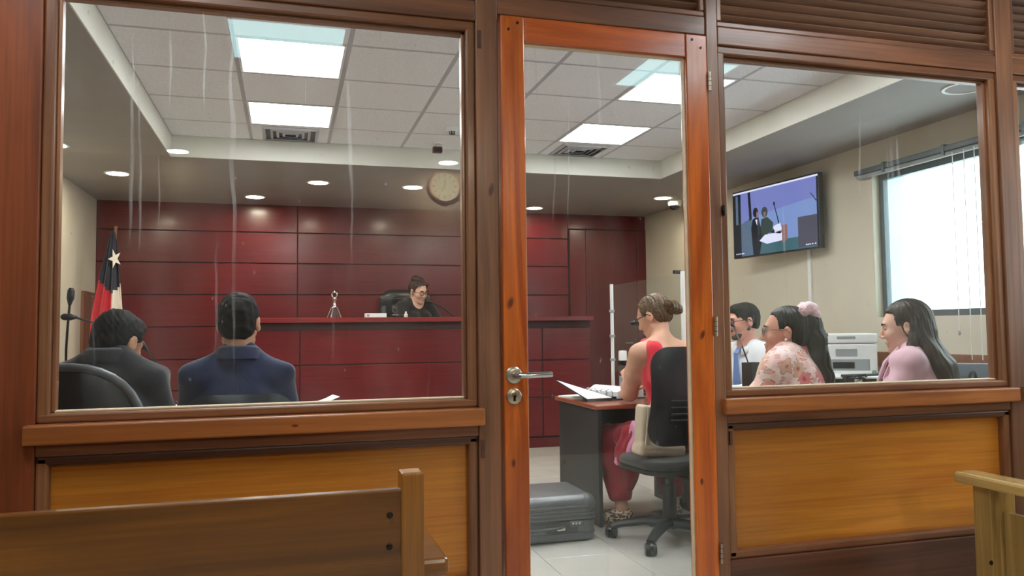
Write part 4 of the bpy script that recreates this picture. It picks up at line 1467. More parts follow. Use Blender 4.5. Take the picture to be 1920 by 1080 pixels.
def petals(scale, rad, npet, seed):
    off = t_.n('ShaderNodeVectorMath', operation='ADD')
    t_.set(off.inputs[0], cc)
    off.inputs[1].default_value = (seed, seed * 0.7, seed * 1.3)
    v = t_.n('ShaderNodeTexVoronoi')
    t_.set(v.inputs['Vector'], off.outputs[0])
    v.inputs['Scale'].default_value = scale
    sub = t_.n('ShaderNodeVectorMath', operation='SUBTRACT')
    sc = t_.n('ShaderNodeVectorMath', operation='SCALE')
    t_.set(sc.inputs[0], v.outputs['Position'])
    sc.inputs['Scale'].default_value = 1.0
    t_.set(sub.inputs[0], off.outputs[0])
    t_.set(sub.inputs[1], sc.outputs[0])
    s2 = t_.n('ShaderNodeSeparateXYZ')
    t_.set(s2.inputs[0], sub.outputs[0])
    ang_ = t_.math('ARCTAN2', s2.outputs[2], t_.math('MULTIPLY_ADD', s2.outputs[1], 0.6, s2.outputs[0]))
    ln = t_.n('ShaderNodeVectorMath', operation='LENGTH')
    t_.set(ln.inputs[0], sub.outputs[0])
    c_ = t_.math('COSINE', t_.math('MULTIPLY', ang_, float(npet)))
    rr = t_.math('MULTIPLY_ADD', c_, rad * 0.2, rad * 0.78)
    q = t_.math('DIVIDE', ln.outputs['Value'], rr)
    return q, v.outputs['Color'], ang_


q1, col1, a1 = petals(11.0, 0.052, 8, 0.0)
q2, col2, a2 = petals(24.0, 0.022, 5, 3.3)
base = t_.ramp(t_.noise(cc, 25, 3), [(0.35, C(242, 222, 216)), (0.7, C(230, 192, 188))])
s1 = t_.n('ShaderNodeSeparateColor')
t_.set(s1.inputs[0], col1)
fc = t_.ramp(s1.outputs[0], [(0.3, C(212, 118, 120)), (0.5, C(226, 156, 138)), (0.75, C(216, 172, 152))])
ring = t_.ramp(q1, [(0.0, C(240, 190, 150)), (0.28, C(196, 92, 92)), (0.36, (1, 1, 1)), (0.9, (1, 1, 1)), (0.97, C(140, 70, 74))])
fcol = t_.mix(1.0, fc, ring, 'MULTIPLY')
m1 = t_.ramp(q1, [(0.97, (1, 1, 1)), (1.03, (0, 0, 0))])
m2_ = t_.ramp(q2, [(0.95, (1, 1, 1)), (1.05, (0, 0, 0))])
s2_ = t_.n('ShaderNodeSeparateColor')
t_.set(s2_.inputs[0], col2)
fc2 = t_.ramp(s2_.outputs[1], [(0.3, C(234, 168, 160)), (0.6, C(190, 146, 150)), (0.8, C(238, 190, 170))])
c3 = t_.mix(m2_, base, fc2)
c3 = t_.mix(m1, c3, fcol)
wrk = t_.noise(t_.coords(), 8, 3, 0.5, 0.8)
t_.bsdf(c3, 0.7, 0, 0, 0.3, wrk, 0.35, 0.02, 0.2)

# leopard print for the shoes
t_ = NT('leopard')
v_ = t_.n('ShaderNodeTexVoronoi')
t_.set(v_.inputs['Vector'], t_.coords())
v_.inputs['Scale'].default_value = 70
t_.bsdf(t_.ramp(v_.outputs['Distance'], [(0.25, C(120, 84, 56)), (0.35, C(26, 20, 18)), (0.5, C(26, 20, 18)), (0.56, C(206, 184, 156))]), 0.5)


# ------------------------------------------------------------------ one person
def head_prims(H, fem):
    jw = 0.88 if fem else 1.0
    add = [ell((0, -0.016, 0.03), (0.073, 0.096, 0.088), H), ell((0, 0.028, -0.015), (0.060 * (0.97 if fem else 1), 0.064, 0.085), H)]
    add2 = [ell((0, 0.034, -0.074), (0.046 * jw, 0.048, 0.036), H), ell((0, 0.074, -0.098), (0.019 * jw, 0.016, 0.016), H),
            cap((-0.048 * jw, 0.0, -0.066), (-0.02, 0.06, -0.096), 0.018, 0.015, H), cap((0.048 * jw, 0.0, -0.066), (0.02, 0.06, -0.096), 0.018, 0.015, H),
            ell((-0.036, 0.062, -0.028), (0.024, 0.024, 0.026), H), ell((0.036, 0.062, -0.028), (0.024, 0.024, 0.026), H),
            cap((-0.03, 0.082, 0.026), (0.03, 0.082, 0.026), 0.011 if not fem else 0.008, None, H)]
    nose = [cap((0, 0.089, 0.016), (0, 0.107, -0.026), 0.007, 0.0095, H), ell((-0.011, 0.099, -0.034), (0.009, 0.011, 0.007), H), ell((0.011, 0.099, -0.034), (0.009, 0.011, 0.007), H)]
    lips = [cap((-0.017, 0.086, -0.062), (0.017, 0.086, -0.062), 0.006, None, H), cap((-0.014, 0.085, -0.0735), (0.014, 0.085, -0.0735), 0.0068, None, H)]
    sock = [ell((-0.031, 0.097, 0.007), (0.017, 0.013, 0.010), H), ell((0.031, 0.097, 0.007), (0.017, 0.013, 0.010), H)]
    mouth = [cap((-0.02, 0.095, -0.068), (0.02, 0.095, -0.068), 0.0022, None, H)]
    ears = []
    for s in (-1, 1):
        Re = rotm(s * -0.35)
        ears.append(ell((s * 0.077, -0.012, -0.004), (0.010, 0.021, 0.033), H, Re))
    conch = [ell((s * 0.090, -0.004, 0.0), (0.008, 0.011, 0.017), H) for s in (-1, 1)]
    return add, add2, nose, lips, sock, mouth, ears, conch


def hand_prims(wrist, d, up, s, curl=0.5, size=1.0):
    # d: direction of the fingers, up: back of the hand, s: +1 right-hand thumb side flips
    d = np.array(d, float)
    d /= np.linalg.norm(d)
    up = np.array(up, float)
    up = up - d * (up @ d)
    up /= np.linalg.norm(up)
    lat = np.cross(d, up) * s
    w_ = np.array(wrist, float)
    pc = w_ + d * 0.05 * size
    out = [ell(pc, (0.040 * size, 0.046 * size, 0.015 * size), Frame(), np.stack([lat, d, up], 1))]
    fing = []
    for k, (off, L) in enumerate(((-0.029, 0.072), (-0.010, 0.080), (0.010, 0.074), (0.028, 0.058))):
        b = w_ + d * 0.088 * size + lat * off * size
        L *= size
        q1 = b + d * L * 0.45 * math.cos(curl * 0.5) - up * L * 0.45 * math.sin(curl * 0.5)
        q2 = q1 + d * L * 0.32 * math.cos(curl * 1.4) - up * L * 0.32 * math.sin(curl * 1.4)
        q3 = q2 + d * L * 0.25 * math.cos(curl * 2.0) - up * L * 0.25 * math.sin(curl * 2.0)
        fing += [cap(b, q1, 0.0092 * size, 0.0085 * size), cap(q1, q2, 0.0085 * size, 0.0078 * size), cap(q2, q3, 0.0078 * size, 0.0068 * size)]
    tb = w_ + d * 0.03 * size - lat * 0.032 * size
    t1 = tb + (d * 0.6 - lat * 0.6 - up * 0.35) * 0.038 * size
    t2 = t1 + (d * 0.9 - lat * 0.15 - up * 0.35) * 0.032 * size
    fing += [cap(tb, t1, 0.013 * size, 0.0105 * size), cap(t1, t2, 0.0105 * size, 0.0085 * size)]
    return out, fing


def person(label, loc, rz, J, fem, skinm, scale=1.0, h=0.0065):
    """J: neck, head, head_rot, lean, shoulders, elbows, wrists, hands, knees, ankles; local frame faces +y."""
    lean = J.get('lean', 0.0)
    bend = J.get('bend', 0.0)

    def sp_(x, y, z):     # spine-following point: lean plus forward rounding above the waist
        u_ = max(0.0, z - 0.58)
        return (x, y + lean * u_ + bend * u_ * u_, z)
    sw = J.get('sw', 0.150 if fem else 0.160)
    torso = [ell(sp_(0, -0.01, 0.575), (0.175 if fem else 0.165, 0.125, 0.13)), ell(sp_(0, 0, 0.72), (0.125 if fem else 0.145, 0.095 if fem else 0.105, 0.15)),
             ell(sp_(0, 0.0, 0.90), (0.145 if fem else 0.168, 0.10 if fem else 0.112, 0.17)), cap(sp_(-sw + 0.02, -0.005, 1.03), sp_(sw - 0.02, -0.005, 1.03), 0.058 if fem else 0.066),
             cap(sp_(-sw * 0.75, -0.01, 1.055), sp_(-0.03, -0.005, 1.105), 0.035, 0.042), cap(sp_(sw * 0.75, -0.01, 1.055), sp_(0.03, -0.005, 1.105), 0.035, 0.042)]
    if fem:
        torso += [ell(sp_(-0.068, 0.085, 0.90), (0.062, 0.06, 0.066)), ell(sp_(0.068, 0.085, 0.90), (0.062, 0.06, 0.066))]
    H = Frame(J['head'], rotm(*J.get('head_rot', (0, 0, 0))), J.get('hs', 1.06))
    nb = np.array(sp_(0, -0.005, 1.07))
    nt = H.w((0, -0.022, -0.055))
    nr = 0.048 if fem else 0.056
    neck = [cap(nb, nt, nr * 1.12, nr), cap(nb + np.array([0, 0.02, 0.0]), H.w((0, 0.01, -0.075)), nr * 0.9, nr * 0.8)]
    arms, hands, fingers = [], [], []
    for i, s in enumerate((-1, 1)):
        sh = np.array(J['shoulders'][i]) if 'shoulders' in J else np.array(sp_(s * (sw + 0.012), 0, 1.025))
        el, wr = np.array(J['elbows'][i]), np.array(J['wrists'][i])
        k_ = J.get('arm_k', 0.9 if fem else 1.0)
        arms.append([cap(sh, sh + (el - sh) * 0.5, 0.056 * k_, 0.050 * k_), cap(sh + (el - sh) * 0.5, el, 0.050 * k_, 0.042 * k_), cap(el, el + (wr - el) * 0.45, 0.043 * k_, 0.040 * k_), cap(el + (wr - el) * 0.45, wr, 0.040 * k_, 0.027 * k_)])
        dv = J.get('hand_dirs', [wr - el, wr - el])[i]
        a_, b_ = hand_prims(wr, dv, J.get('hand_ups', [(0, 0, 1), (0, 0, 1)])[i], s * 1.0, J.get('curl', 0.5), 0.92 if fem else 1.0)
        hands += a_
        fingers += b_
    legs, feet = [], []
    for i, s in enumerate((-1, 1)):
        hp = np.array((s * 0.088, 0.02, 0.545))
        kn, an = np.array(J.get('knees', [(-0.12, 0.44, 0.52), (0.12, 0.44, 0.52)])[i]), np.array(J.get('ankles', [(-0.12, 0.42, 0.1), (0.12, 0.42, 0.1)])[i])
        tk = 1.08 if fem else 1.0
        legs += [cap(hp, hp + (kn - hp) * 0.5, 0.088 * tk, 0.074), cap(hp + (kn - hp) * 0.5, kn, 0.074, 0.057), cap(kn, kn + (an - kn) * 0.4, 0.056, 0.056), cap(kn + (an - kn) * 0.4, an, 0.056, 0.037)]
        fd = np.array(J.get('foot_dirs', [(0, 1, 0), (0, 1, 0)])[i], float)
        feet += [cap(an + np.array([0, 0, -0.05]) - fd * 0.03, an + np.array([0, 0, -0.066]) + fd * 0.15, 0.036, 0.03)]
    add, add2, nose, lips, sock, mouth, ears, conch = head_prims(H, fem)
    allp = torso + neck + arms[0] + arms[1] + hands + fingers + legs + feet + add + add2 + nose + ears
    V = Vol(*bounds(allp, 0.03), h)
    V.adds(torso, 0.05).adds(legs, 0.03).adds(feet, 0.02)
    for a_ in arms:
        V.adds(a_, 0.025)
    V.adds(hands, 0.012).adds(fingers, 0.004)
    V.adds(neck, 0.03).adds(add, 0.03).adds(add2, 0.018).adds(nose, 0.008).adds(lips, 0.005).subs(sock, 0.012).subs(mouth, 0.003).adds(ears, 0.006).subs(conch, 0.006)
    o = link('person', V.mesh('body', skinm), None, loc, rz)
    o.scale = (scale,) * 3
    tag(o, label, 'person')
    # eyes and brows
    for s in (-1, 1):
        def q(p_):
            return Vector(H.w(p_))
        e_ = MB().sphere(q((s * 0.030, 0.0745, 0.006)), 0.0118, 14, 9).obj('eye', 'eye_white', o, 0, 'all')
        MB().sphere(q((s * 0.030, 0.0815, 0.0035)), 0.0058, 10, 7).obj('iris', 'iris_dark', e_, 0, 'all')
        MB().sphere(q((s * 0.030, 0.0742, 0.0095)), 0.0124, 14, 9).obj('eyelid', skinm, o, 0, 'all')
        MB().tube([q((s * 0.013, 0.094, 0.024)), q((s * 0.03, 0.093, 0.030)), q((s * 0.048, 0.080, 0.026))], [0.0035, 0.004, 0.002], 7).obj('eyebrow', 'brow_hair', o, 0, True)
    MB().tube([Vector(H.w((x, 0.0905 - x * x * 14, -0.0622 + 0.002 * math.cos(x * 190)))) for x in np.linspace(-0.02, 0.02, 9)], [0.002, 0.0036, 0.0044, 0.005, 0.0048, 0.005, 0.0044, 0.0036, 0.002], 8).obj('lips', 'lip_colour', o, 0, True)
    o_ = dict(root=o, H=H, torso=torso, arms=arms, legs=legs, neck=neck, sp=sp_, feet=feet, h=h, head=add, fem=fem, nb=nb, nt=nt)
    return o_


def garment(P, name, mat, adds, subs=(), e=0.015, k=0.03, h=0.008, ks=0.012, disp=None, sm=1):
    V = Vol(*bounds(adds, e + 0.03), h)
    V.adds(adds, k, e)
    V.subs(list(subs), ks)
    return link(name, V.mesh(name, mat, disp, sm), P['root'])


def wrinkle(seed, amp=0.004, f=16.0):
    r_ = np.random.RandomState(seed)
    ks_ = r_.randn(6, 3) * f * np.array([1.0, 1.0, 0.8])
    ph = r_.rand(6) * 6.28

    def g(V):
        return amp * sum(np.sin(V @ k_ + p_ + 1.5 * np.sin(V @ ks_[(i + 1) % 6] * 0.6)) for i, (k_, p_) in enumerate(zip(ks_, ph))) / 3.0
    return g


def strands(H, amp=0.0022, n=46, seed=0):
    def g(V):
        q = (V - H.c) @ H.R
        a = np.arctan2(q[:, 0], -q[:, 1] - 0.0)
        return amp * (np.sin(a * n + 2 * np.sin(q[:, 2] * 40 + seed)) * 0.6 + np.sin(a * n * 0.43 + q[:, 2] * 25 + seed) * 0.6)
    return g


def hair(P, mat, adds, subs, k=0.02, h=0.005, e=0.0, disp=None, ks=0.012, name='hair'):
    V = Vol(*bounds(adds, e + 0.02), h)
    V.adds(adds, k, e)
    V.subs(subs, ks)
    return link(name, V.mesh(name, mat, disp), P['root'])


def face_cut(H, brow=0.075, temple=0.03, nape=-0.075):
    return [slab((0, 0.135, brow - 0.2), (0.2, 0.095, 0.2), 0.02, H), slab((0, 0.085, -0.105), (0.2, 0.115, 0.10), 0.02, H), slab((0, -0.02, nape - 0.1), (0.2, 0.2, 0.1), 0.01, H)]


def spectacles(P, mat, half_rim=False, wide=0.024):
    H = P['H']
    g = bpy.data.objects.new('glasses', None)
    COL.objects.link(g)
    g.parent = P['root']
    for s in (-1, 1):
        pts = []
        for i in range(17):
            a = 2 * PI * i / 16
            pts.append(Vector(H.w((s * 0.032 + wide * math.cos(a), 0.104 - 0.012 * abs(s * 0.032 + wide * math.cos(a)) / 0.05, 0.003 + 0.018 * math.sin(a)))))
        MB().tube(pts, 0.0026, 7, False).obj('rim', mat, g, 0, True)
        vs = [tuple(p_) for p_ in pts[:-1]]
        MB().add(vs, [tuple(range(16))]).obj('lens', 'acrylic', g)
        MB().tube([Vector(H.w(q)) for q in ((s * 0.056, 0.092, 0.01), (s * 0.076, 0.07, 0.011), (s * 0.084, -0.005, 0.012), (s * 0.083, -0.025, -0.005))], 0.0024, 7).obj('temple_arm', mat, g, 0, True)
    MB().tube([Vector(H.w(q)) for q in ((-0.009, 0.104, 0.006), (0, 0.108, 0.009), (0.009, 0.104, 0.006))], 0.002, 7).obj('bridge', mat, g, 0, True)
    return g


def collar(P, mat, r=0.066, z0=1.045, h=0.05, name='collar', tilt=0.0, dy=0.0):
    # folded collar ring around the neck
    sp_ = P['sp']
    n = 28
    vs = []
    ax = Vector(P['nt']) - Vector(P['nb'])
    for lay, (rr, zz) in enumerate(((r + 0.004, 0.0), (r - 0.004, h * 0.8), (r - 0.001, h), (r + 0.012, h * 0.75), (r + 0.022, -0.004))):
        for k in range(n):
            a = PI / 2 + 0.30 + (2 * PI - 0.60) * k / (n - 1)
            b = Vector(sp_(0, dy, z0))
            f_ = (math.sin(a) + 1) / 2
            vs.append((b.x + rr * 1.08 * math.cos(a) + ax.x * zz * 2, b.y + rr * math.sin(a) + ax.y * zz * 3, b.z + zz - 0.055 * f_ ** 2))
    fs = []
    for l_ in range(4):
        for k in range(n - 1):
            fs.append((l_ * n + k, l_ * n + k + 1, (l_ + 1) * n + k + 1, (l_ + 1) * n + k))
    return MB().add(vs, fs).obj(name, mat, P['root'], 0, 'all')

# ------------------------------------------------------------------ person in the navy suit
def suit(P, mat, seed, e=0.019, pads=True):
    sp_ = P['sp']
    a_ = P['torso'] + P['arms'][0][:4] + P['arms'][1][:4]
    if pads:
        a_ = a_ + [slab(sp_(s * 0.150, 0, 1.060), (0.066, 0.052, 0.024), 0.016, ID, rotm(0, 0, s * 0.22)) for s in (-1, 1)]
    a_ = a_ + [cap(sp_(s * 0.13, -0.012, 1.065), sp_(s * 0.035, -0.012, 1.135), 0.028, 0.032) for s in (-1, 1)] + [ell(sp_(0, -0.02, 1.085), (0.062, 0.050, 0.05))]
    j = garment(P, 'jacket', mat, a_, P['neck'][:0], e, 0.022, 0.0075, disp=wrinkle(seed, 0.006, 13))
    collar(P, mat, 0.077, 1.118, 0.052, 'jacket_collar')
    MB().tube([Vector(sp_(0.001, y_ - e - 0.002, z_)) for y_, z_ in ((-0.072, 1.09), (-0.082, 1.04), (-0.108, 0.97), (-0.114, 0.90), (-0.112, 0.82), (-0.106, 0.74))], 0.0022, 6).obj('back_seam', mat, P['root'], 0, True)
    return j


def short_hair(P, mat, top=0.010, seed=0, nape=-0.062):
    H = P['H']
    A = [ell((0, -0.019, 0.034), (0.078, 0.101, 0.091), H), ell((0, -0.045, -0.015), (0.067, 0.061, 0.070), H), ell((0, 0.04, 0.085), (0.055, 0.045, 0.03), H)]
    S_ = [slab((0, 0.145, -0.13), (0.2, 0.075, 0.2), 0.02, H), slab((0, 0.10, -0.105), (0.2, 0.095, 0.10), 0.02, H), slab((0, -0.02, nape - 0.1), (0.2, 0.2, 0.1), 0.012, H, rotm(0, 0.25))]
    for s in (-1, 1):
        S_.append(ell((s * 0.088, -0.008, -0.012), (0.022, 0.028, 0.040), H))
    return hair(P, mat, A, S_, 0.025, 0.005, top - 0.008, wrinkle(seed + 90, 0.0022, 110))


def trousers(P, mat, e=0.016, wide=0.0):
    return garment(P, 'trousers', mat, P['torso'][:1] + P['legs'], [slab((0, 0, 0.86), (0.5, 0.5, 0.2), 0.01)], e + wide, 0.03, 0.011)


def shoes(P, mat):
    return garment(P, 'shoes', mat, P['feet'], (), 0.008, 0.01, 0.009)


P = person('person in a navy blue suit seen from behind, seated beside the stooping person', (-0.20, 3.55, 0), 0.02,
           dict(head=(0.0, 0.055, 1.262), head_rot=(-0.16, -0.10, 0.0), lean=0.06, sw=0.150, elbows=[(-0.182, 0.12, 0.80), (0.192, 0.11, 0.79)], wrists=[(-0.12, 0.38, 0.80), (0.13, 0.39, 0.80)]), False, 'skin_tan')
suit(P, 'suit_navy', 1)
short_hair(P, 'hair_black_short', seed=1)
trousers(P, 'trousers_dark')
shoes(P, 'black_plastic')

P = person('person in a charcoal suit stooping over papers beside the first dark post', (-0.70, 3.36, 0), -0.10,
           dict(head=(0.02, 0.175, 1.185), head_rot=(-0.42, -0.42, 0.05), lean=0.16, bend=0.10, sw=0.150, elbows=[(-0.19, 0.24, 0.80), (0.20, 0.22, 0.79)], wrists=[(-0.10, 0.46, 0.79), (0.12, 0.47, 0.79)]), False, 'skin_tan')
suit(P, 'suit_charcoal', 2)
short_hair(P, 'hair_black_short', seed=2, nape=-0.07)
trousers(P, 'trousers_dark')
shoes(P, 'black_plastic')

# ------------------------------------------------------------------ judge
P = person('person in a black blazer with glasses reading behind the judge bench', (1.31, 8.42, 0.45), PI + 0.30,
           dict(head=(0.0, 0.095, 1.195), head_rot=(0.25, -0.30, 0.12), lean=0.07, bend=0.05, elbows=[(-0.25, 0.2, 0.76), (0.25, 0.2, 0.76)], wrists=[(-0.11, 0.26, 0.76), (0.12, 0.26, 0.76)], knees=[(-0.13, 0.33, 0.52), (0.13, 0.33, 0.52)], ankles=[(-0.13, 0.16, 0.1), (0.13, 0.16, 0.1)]), True, 'skin_fair', 1.0)
H = P['H']
sp_ = P['sp']
garment(P, 'blazer', 'black_blazer', P['torso'] + P['arms'][0] + P['arms'][1], [cap(sp_(0, 0.09, 1.10), sp_(0, 0.20, 0.90), 0.078, 0.03), cap(P['nb'] + np.array([0, 0.01, -0.01]), P['nt'], 0.072, 0.075)], 0.014, 0.035, 0.007, disp=wrinkle(5))
rs = np.random.RandomState(4)
curls = [ell((0.05 * math.cos(a) * r_, -0.03 + 0.06 * math.sin(a) * r_, 0.112 + 0.015 * rs.rand()), (0.022, 0.022, 0.02), H) for a, r_ in [(k * 0.7, 0.4 + 0.6 * rs.rand()) for k in range(12)]]
A = [ell((0, -0.022, 0.036), (0.082, 0.104, 0.094), H), ell((0, -0.06, -0.0), (0.07, 0.055, 0.055), H), ell((0, -0.05, 0.115), (0.05, 0.05, 0.035), H), ell((-0.06, 0.035, 0.05), (0.026, 0.05, 0.045), H), ell((0.055, 0.045, 0.065), (0.022, 0.04, 0.028), H)] + curls
hair(P, 'hair_curly', A, face_cut(H, 0.070) + [ell((s * 0.088, -0.004, -0.012), (0.02, 0.026, 0.036), H) for s in (-1, 1)], 0.015, 0.005, 0.0, strands(H, 0.003, 30, 3))
spectacles(P, 'black_gloss')
for s in (-1, 1):
    MB().sphere(Vector(H.w((s * 0.080, -0.008, -0.042))), 0.006, 10, 7).obj('earring', 'white_plastic', P['root'], 0, 'all')
trousers(P, 'trousers_dark')
shoes(P, 'black_plastic')

# ------------------------------------------------------------------ person in the coral top
P = person('person in a sleeveless coral top writing at the desk, hair in a bun', (2.24, 4.36, 0), 0.10,
           dict(head=(0.015, 0.20, 1.245), head_rot=(0.55, -0.40, 0.0), lean=0.14, bend=0.10, elbows=[(-0.135, 0.25, 0.785), (0.25, 0.22, 0.78)], wrists=[(-0.03, 0.45, 0.855), (0.12, 0.44, 0.80)],
                arm_k=1.12, hand_dirs=[(0.15, 0.6, 0.45), (-0.2, 0.9, 0)], curl=0.75, hand_ups=[(-0.7, 0.0, 0.7), (0, 0, 1)],
                knees=[(-0.21, 0.40, 0.51), (0.14, 0.42, 0.51)], ankles=[(-0.20, 0.25, 0.115), (0.16, 0.25, 0.115)], foot_dirs=[(-0.6, 0.45, 0), (0.3, 0.8, 0)]), True, 'skin_light', 1.04, 0.006)
H = P['H']
sp_ = P['sp']
strap_l = [cap(sp_(-0.098, 0.02, 1.078), sp_(-0.098, -0.075, 1.05), 0.03, 0.036), cap(sp_(-0.098, -0.075, 1.05), sp_(-0.10, -0.085, 0.90), 0.038, 0.05), cap(sp_(0.11, 0.06, 1.08), sp_(0.112, -0.07, 1.06), 0.02, 0.02)]
garment(P, 'top', 'coral_top', P['torso'][:3] + P['torso'][6:] + strap_l, [ell(sp_(0.035, -0.10, 1.07), (0.098, 0.13, 0.17)), ell(sp_(0, 0.10, 1.10), (0.08, 0.12, 0.12)), ell(sp_(-0.20, 0, 1.02), (0.055, 0.08, 0.09)), ell(sp_(0.20, 0, 1.02), (0.06, 0.08, 0.10))], 0.008, 0.03, 0.007)
MB().tube([Vector(sp_(-0.075, -0.068, 1.095)), Vector(sp_(-0.03, -0.102, 1.02)), Vector(sp_(0.02, -0.118, 0.95))], 0.0045, 7).obj('thin_strap', 'coral_top', P['root'], 0, True)
plain('tattoo_ink', C(70, 60, 62), 0.6)
MB().tube([Vector(sp_(x, -0.1135 + abs(x - 0.09) * 0.1, 1.012 + 0.003 * math.sin(x * 300))) for x in np.linspace(0.065, 0.105, 9)], 0.0025, 6).obj('tattoo', 'tattoo_ink', P['root'], 0, True)
MB().tube([Vector(P['nb']) + Vector((0.062 * math.cos(a), 0.06 * math.sin(a), 0.022 + 0.01 * math.sin(a))) for a in np.linspace(PI * 1.0, PI * 2.0, 14)], 0.0018, 6).obj('necklace', 'brass_old', P['root'], 0, True)
A = [ell((0, -0.020, 0.034), (0.080, 0.104, 0.094), H), ell((0, -0.055, -0.01), (0.068, 0.06, 0.06), H)]
hair(P, 'hair_streaked', A, face_cut(H, 0.085, 0, -0.062) + [ell((s * 0.088, -0.004, -0.012), (0.024, 0.028, 0.038), H) for s in (-1, 1)], 0.02, 0.005, 0.0, strands(H, 0.0028, 34, 1))
bun = [ell((0.0, -0.125, 0.005), (0.048, 0.042, 0.042), H), ell((0.03, -0.14, -0.012), (0.03, 0.028, 0.03), H), ell((-0.028, -0.13, 0.02), (0.03, 0.028, 0.028), H), cap((0.0, -0.13, 0.03), (0.035, -0.15, -0.035), 0.014, 0.008, H)]
hair(P, 'hair_streaked', bun, [], 0.012, 0.0045, 0.0, strands(H, 0.0035, 40, 5), name='hair_bun')
plain('clear_rim', C(120, 110, 104), 0.3)
spectacles(P, 'black_gloss')
L_ = P['legs']
tr = garment(P, 'trousers', 'red_trousers', P['torso'][:1] + L_ + [cap((-0.21, 0.40, 0.47), (-0.20, 0.26, 0.19), 0.062, 0.052), cap((0.14, 0.42, 0.47), (0.16, 0.27, 0.19), 0.068, 0.06), cap((-0.13, 0.1, 0.45), (-0.15, 0.2, 0.42), 0.07, 0.06)],
             [slab((0, 0, 0.89), (0.5, 0.5, 0.2), 0.01), slab((0, 0.2, 0.05), (0.6, 0.6, 0.10), 0.01)], 0.014, 0.03, 0.008, disp=wrinkle(8, 0.006, 22))
garment(P, 'skirt_panel', 'red_trousers', [cap((-0.20, 0.05, 0.56), (-0.245, 0.16, 0.40), 0.05, 0.025), cap((-0.2, 0.14, 0.56), (-0.25, 0.2, 0.42), 0.05, 0.02), cap((-0.1, 0.2, 0.42), (0.13, 0.15, 0.28), 0.05, 0.03), cap((-0.12, 0.22, 0.40), (-0.17, 0.22, 0.24), 0.06, 0.03)], (), 0.004, 0.03, 0.007, disp=wrinkle(12, 0.006, 24))
garment(P, 'skirt_hem', 'pink_cloth', [slab((-0.235, 0.06, 0.53), (0.012, 0.055, 0.10), 0.010, ID, rotm(-0.2, 0.5, 0.15)), slab((-0.262, 0.17, 0.42), (0.010, 0.018, 0.045), 0.008, ID, rotm(0, 0.4, 0.1))], (), 0.002, 0.02, 0.006, disp=wrinkle(13, 0.004, 24))
garment(P, 'shoes', 'leopard', P['feet'], (), 0.008, 0.01, 0.008)

# ------------------------------------------------------------------ person in the flowered blouse
P = person('person in a pink flowered blouse with a scrunchie ponytail and glasses', (2.47, 3.40, 0), 0.42,
           dict(head=(-0.01, 0.085, 1.195), head_rot=(0.55, 0.02, 0.0), lean=0.09, bend=0.05, elbows=[(-0.25, 0.16, 0.74), (0.25, 0.16, 0.74)], wrists=[(-0.11, 0.36, 0.77), (0.11, 0.36, 0.77)]), True, 'skin_rosy', 1.0, 0.0055)
H = P['H']
sp_ = P['sp']
garment(P, 'blouse', 'flowered_blouse', P['torso'] + P['arms'][0] + P['arms'][1], [cap(P['nb'] + np.array([0, 0.02, 0.02]), P['nt'], 0.058, 0.07)], 0.022, 0.035, 0.007, disp=wrinkle(21, 0.008, 17))
A = [ell((0, -0.020, 0.034), (0.080, 0.103, 0.093), H), ell((0, -0.05, -0.02), (0.07, 0.062, 0.06), H)]
hair(P, 'hair_black', A, face_cut(H, 0.08, 0, -0.07) + [ell((s * 0.088, -0.004, -0.012), (0.024, 0.028, 0.038), H) for s in (-1, 1)] + [slab((0, 0.085, 0.0), (0.2, 0.055, 0.06), 0.02, H)], 0.02, 0.005, 0.0, strands(H, 0.0018, 46, 2))
pt = [np.array(H.w((0.0, -0.105, 0.075)))]
wd = np.array([0, 0, -1.0])
b0 = H.w((0.0, -0.135, 0.02))
chain = [H.w((0, -0.09, 0.085)), H.w((0, -0.125, 0.045)), H.w((0.005, -0.140, -0.03)), H.w((0.008, -0.150, -0.12)), H.w((0.008, -0.175, -0.21)), H.w((0.0, -0.195, -0.295))]
A = [cap(chain[i], chain[i + 1], (0.030, 0.040, 0.047, 0.050, 0.044)[i], (0.040, 0.047, 0.050, 0.044, 0.026)[i]) for i in range(5)]
hair(P, 'hair_black', A, [], 0.02, 0.0055, 0.0, strands(H, 0.003, 60, 7), name='ponytail')
sc_ = bpy.data.objects.new('scrunchie', None)
COL.objects.link(sc_)
sc_.parent = P['root']
cloth('scrunchie_pink', C(238, 206, 214), wr=0.5, wscale=60)
V = Vol(*bounds([ell((0, -0.095, 0.09), (0.08, 0.08, 0.08), H)], 0.02), 0.004)
for k in range(11):
    a = k * 2 * PI / 11
    V.op(ell((0.042 * math.cos(a), -0.098 + 0.034 * math.sin(a), 0.097 + 0.02 * math.sin(a * 2 + 1)), (0.027, 0.024, 0.03), H, rotm(a, 0.4 * math.sin(a * 3))), 0.006)
link('ruffle', V.mesh('ruffle', 'scrunchie_pink', wrinkle(31, 0.003, 90)), sc_)
spectacles(P, 'clear_rim')
for s in (-1, 1):
    MB().sphere(Vector(H.w((s * 0.083, -0.004, -0.036))), 0.0075, 12, 8).obj('pearl_earring', 'white_plastic', P['root'], 0, 'all')
trousers(P, 'trousers_dark')
shoes(P, 'black_plastic')

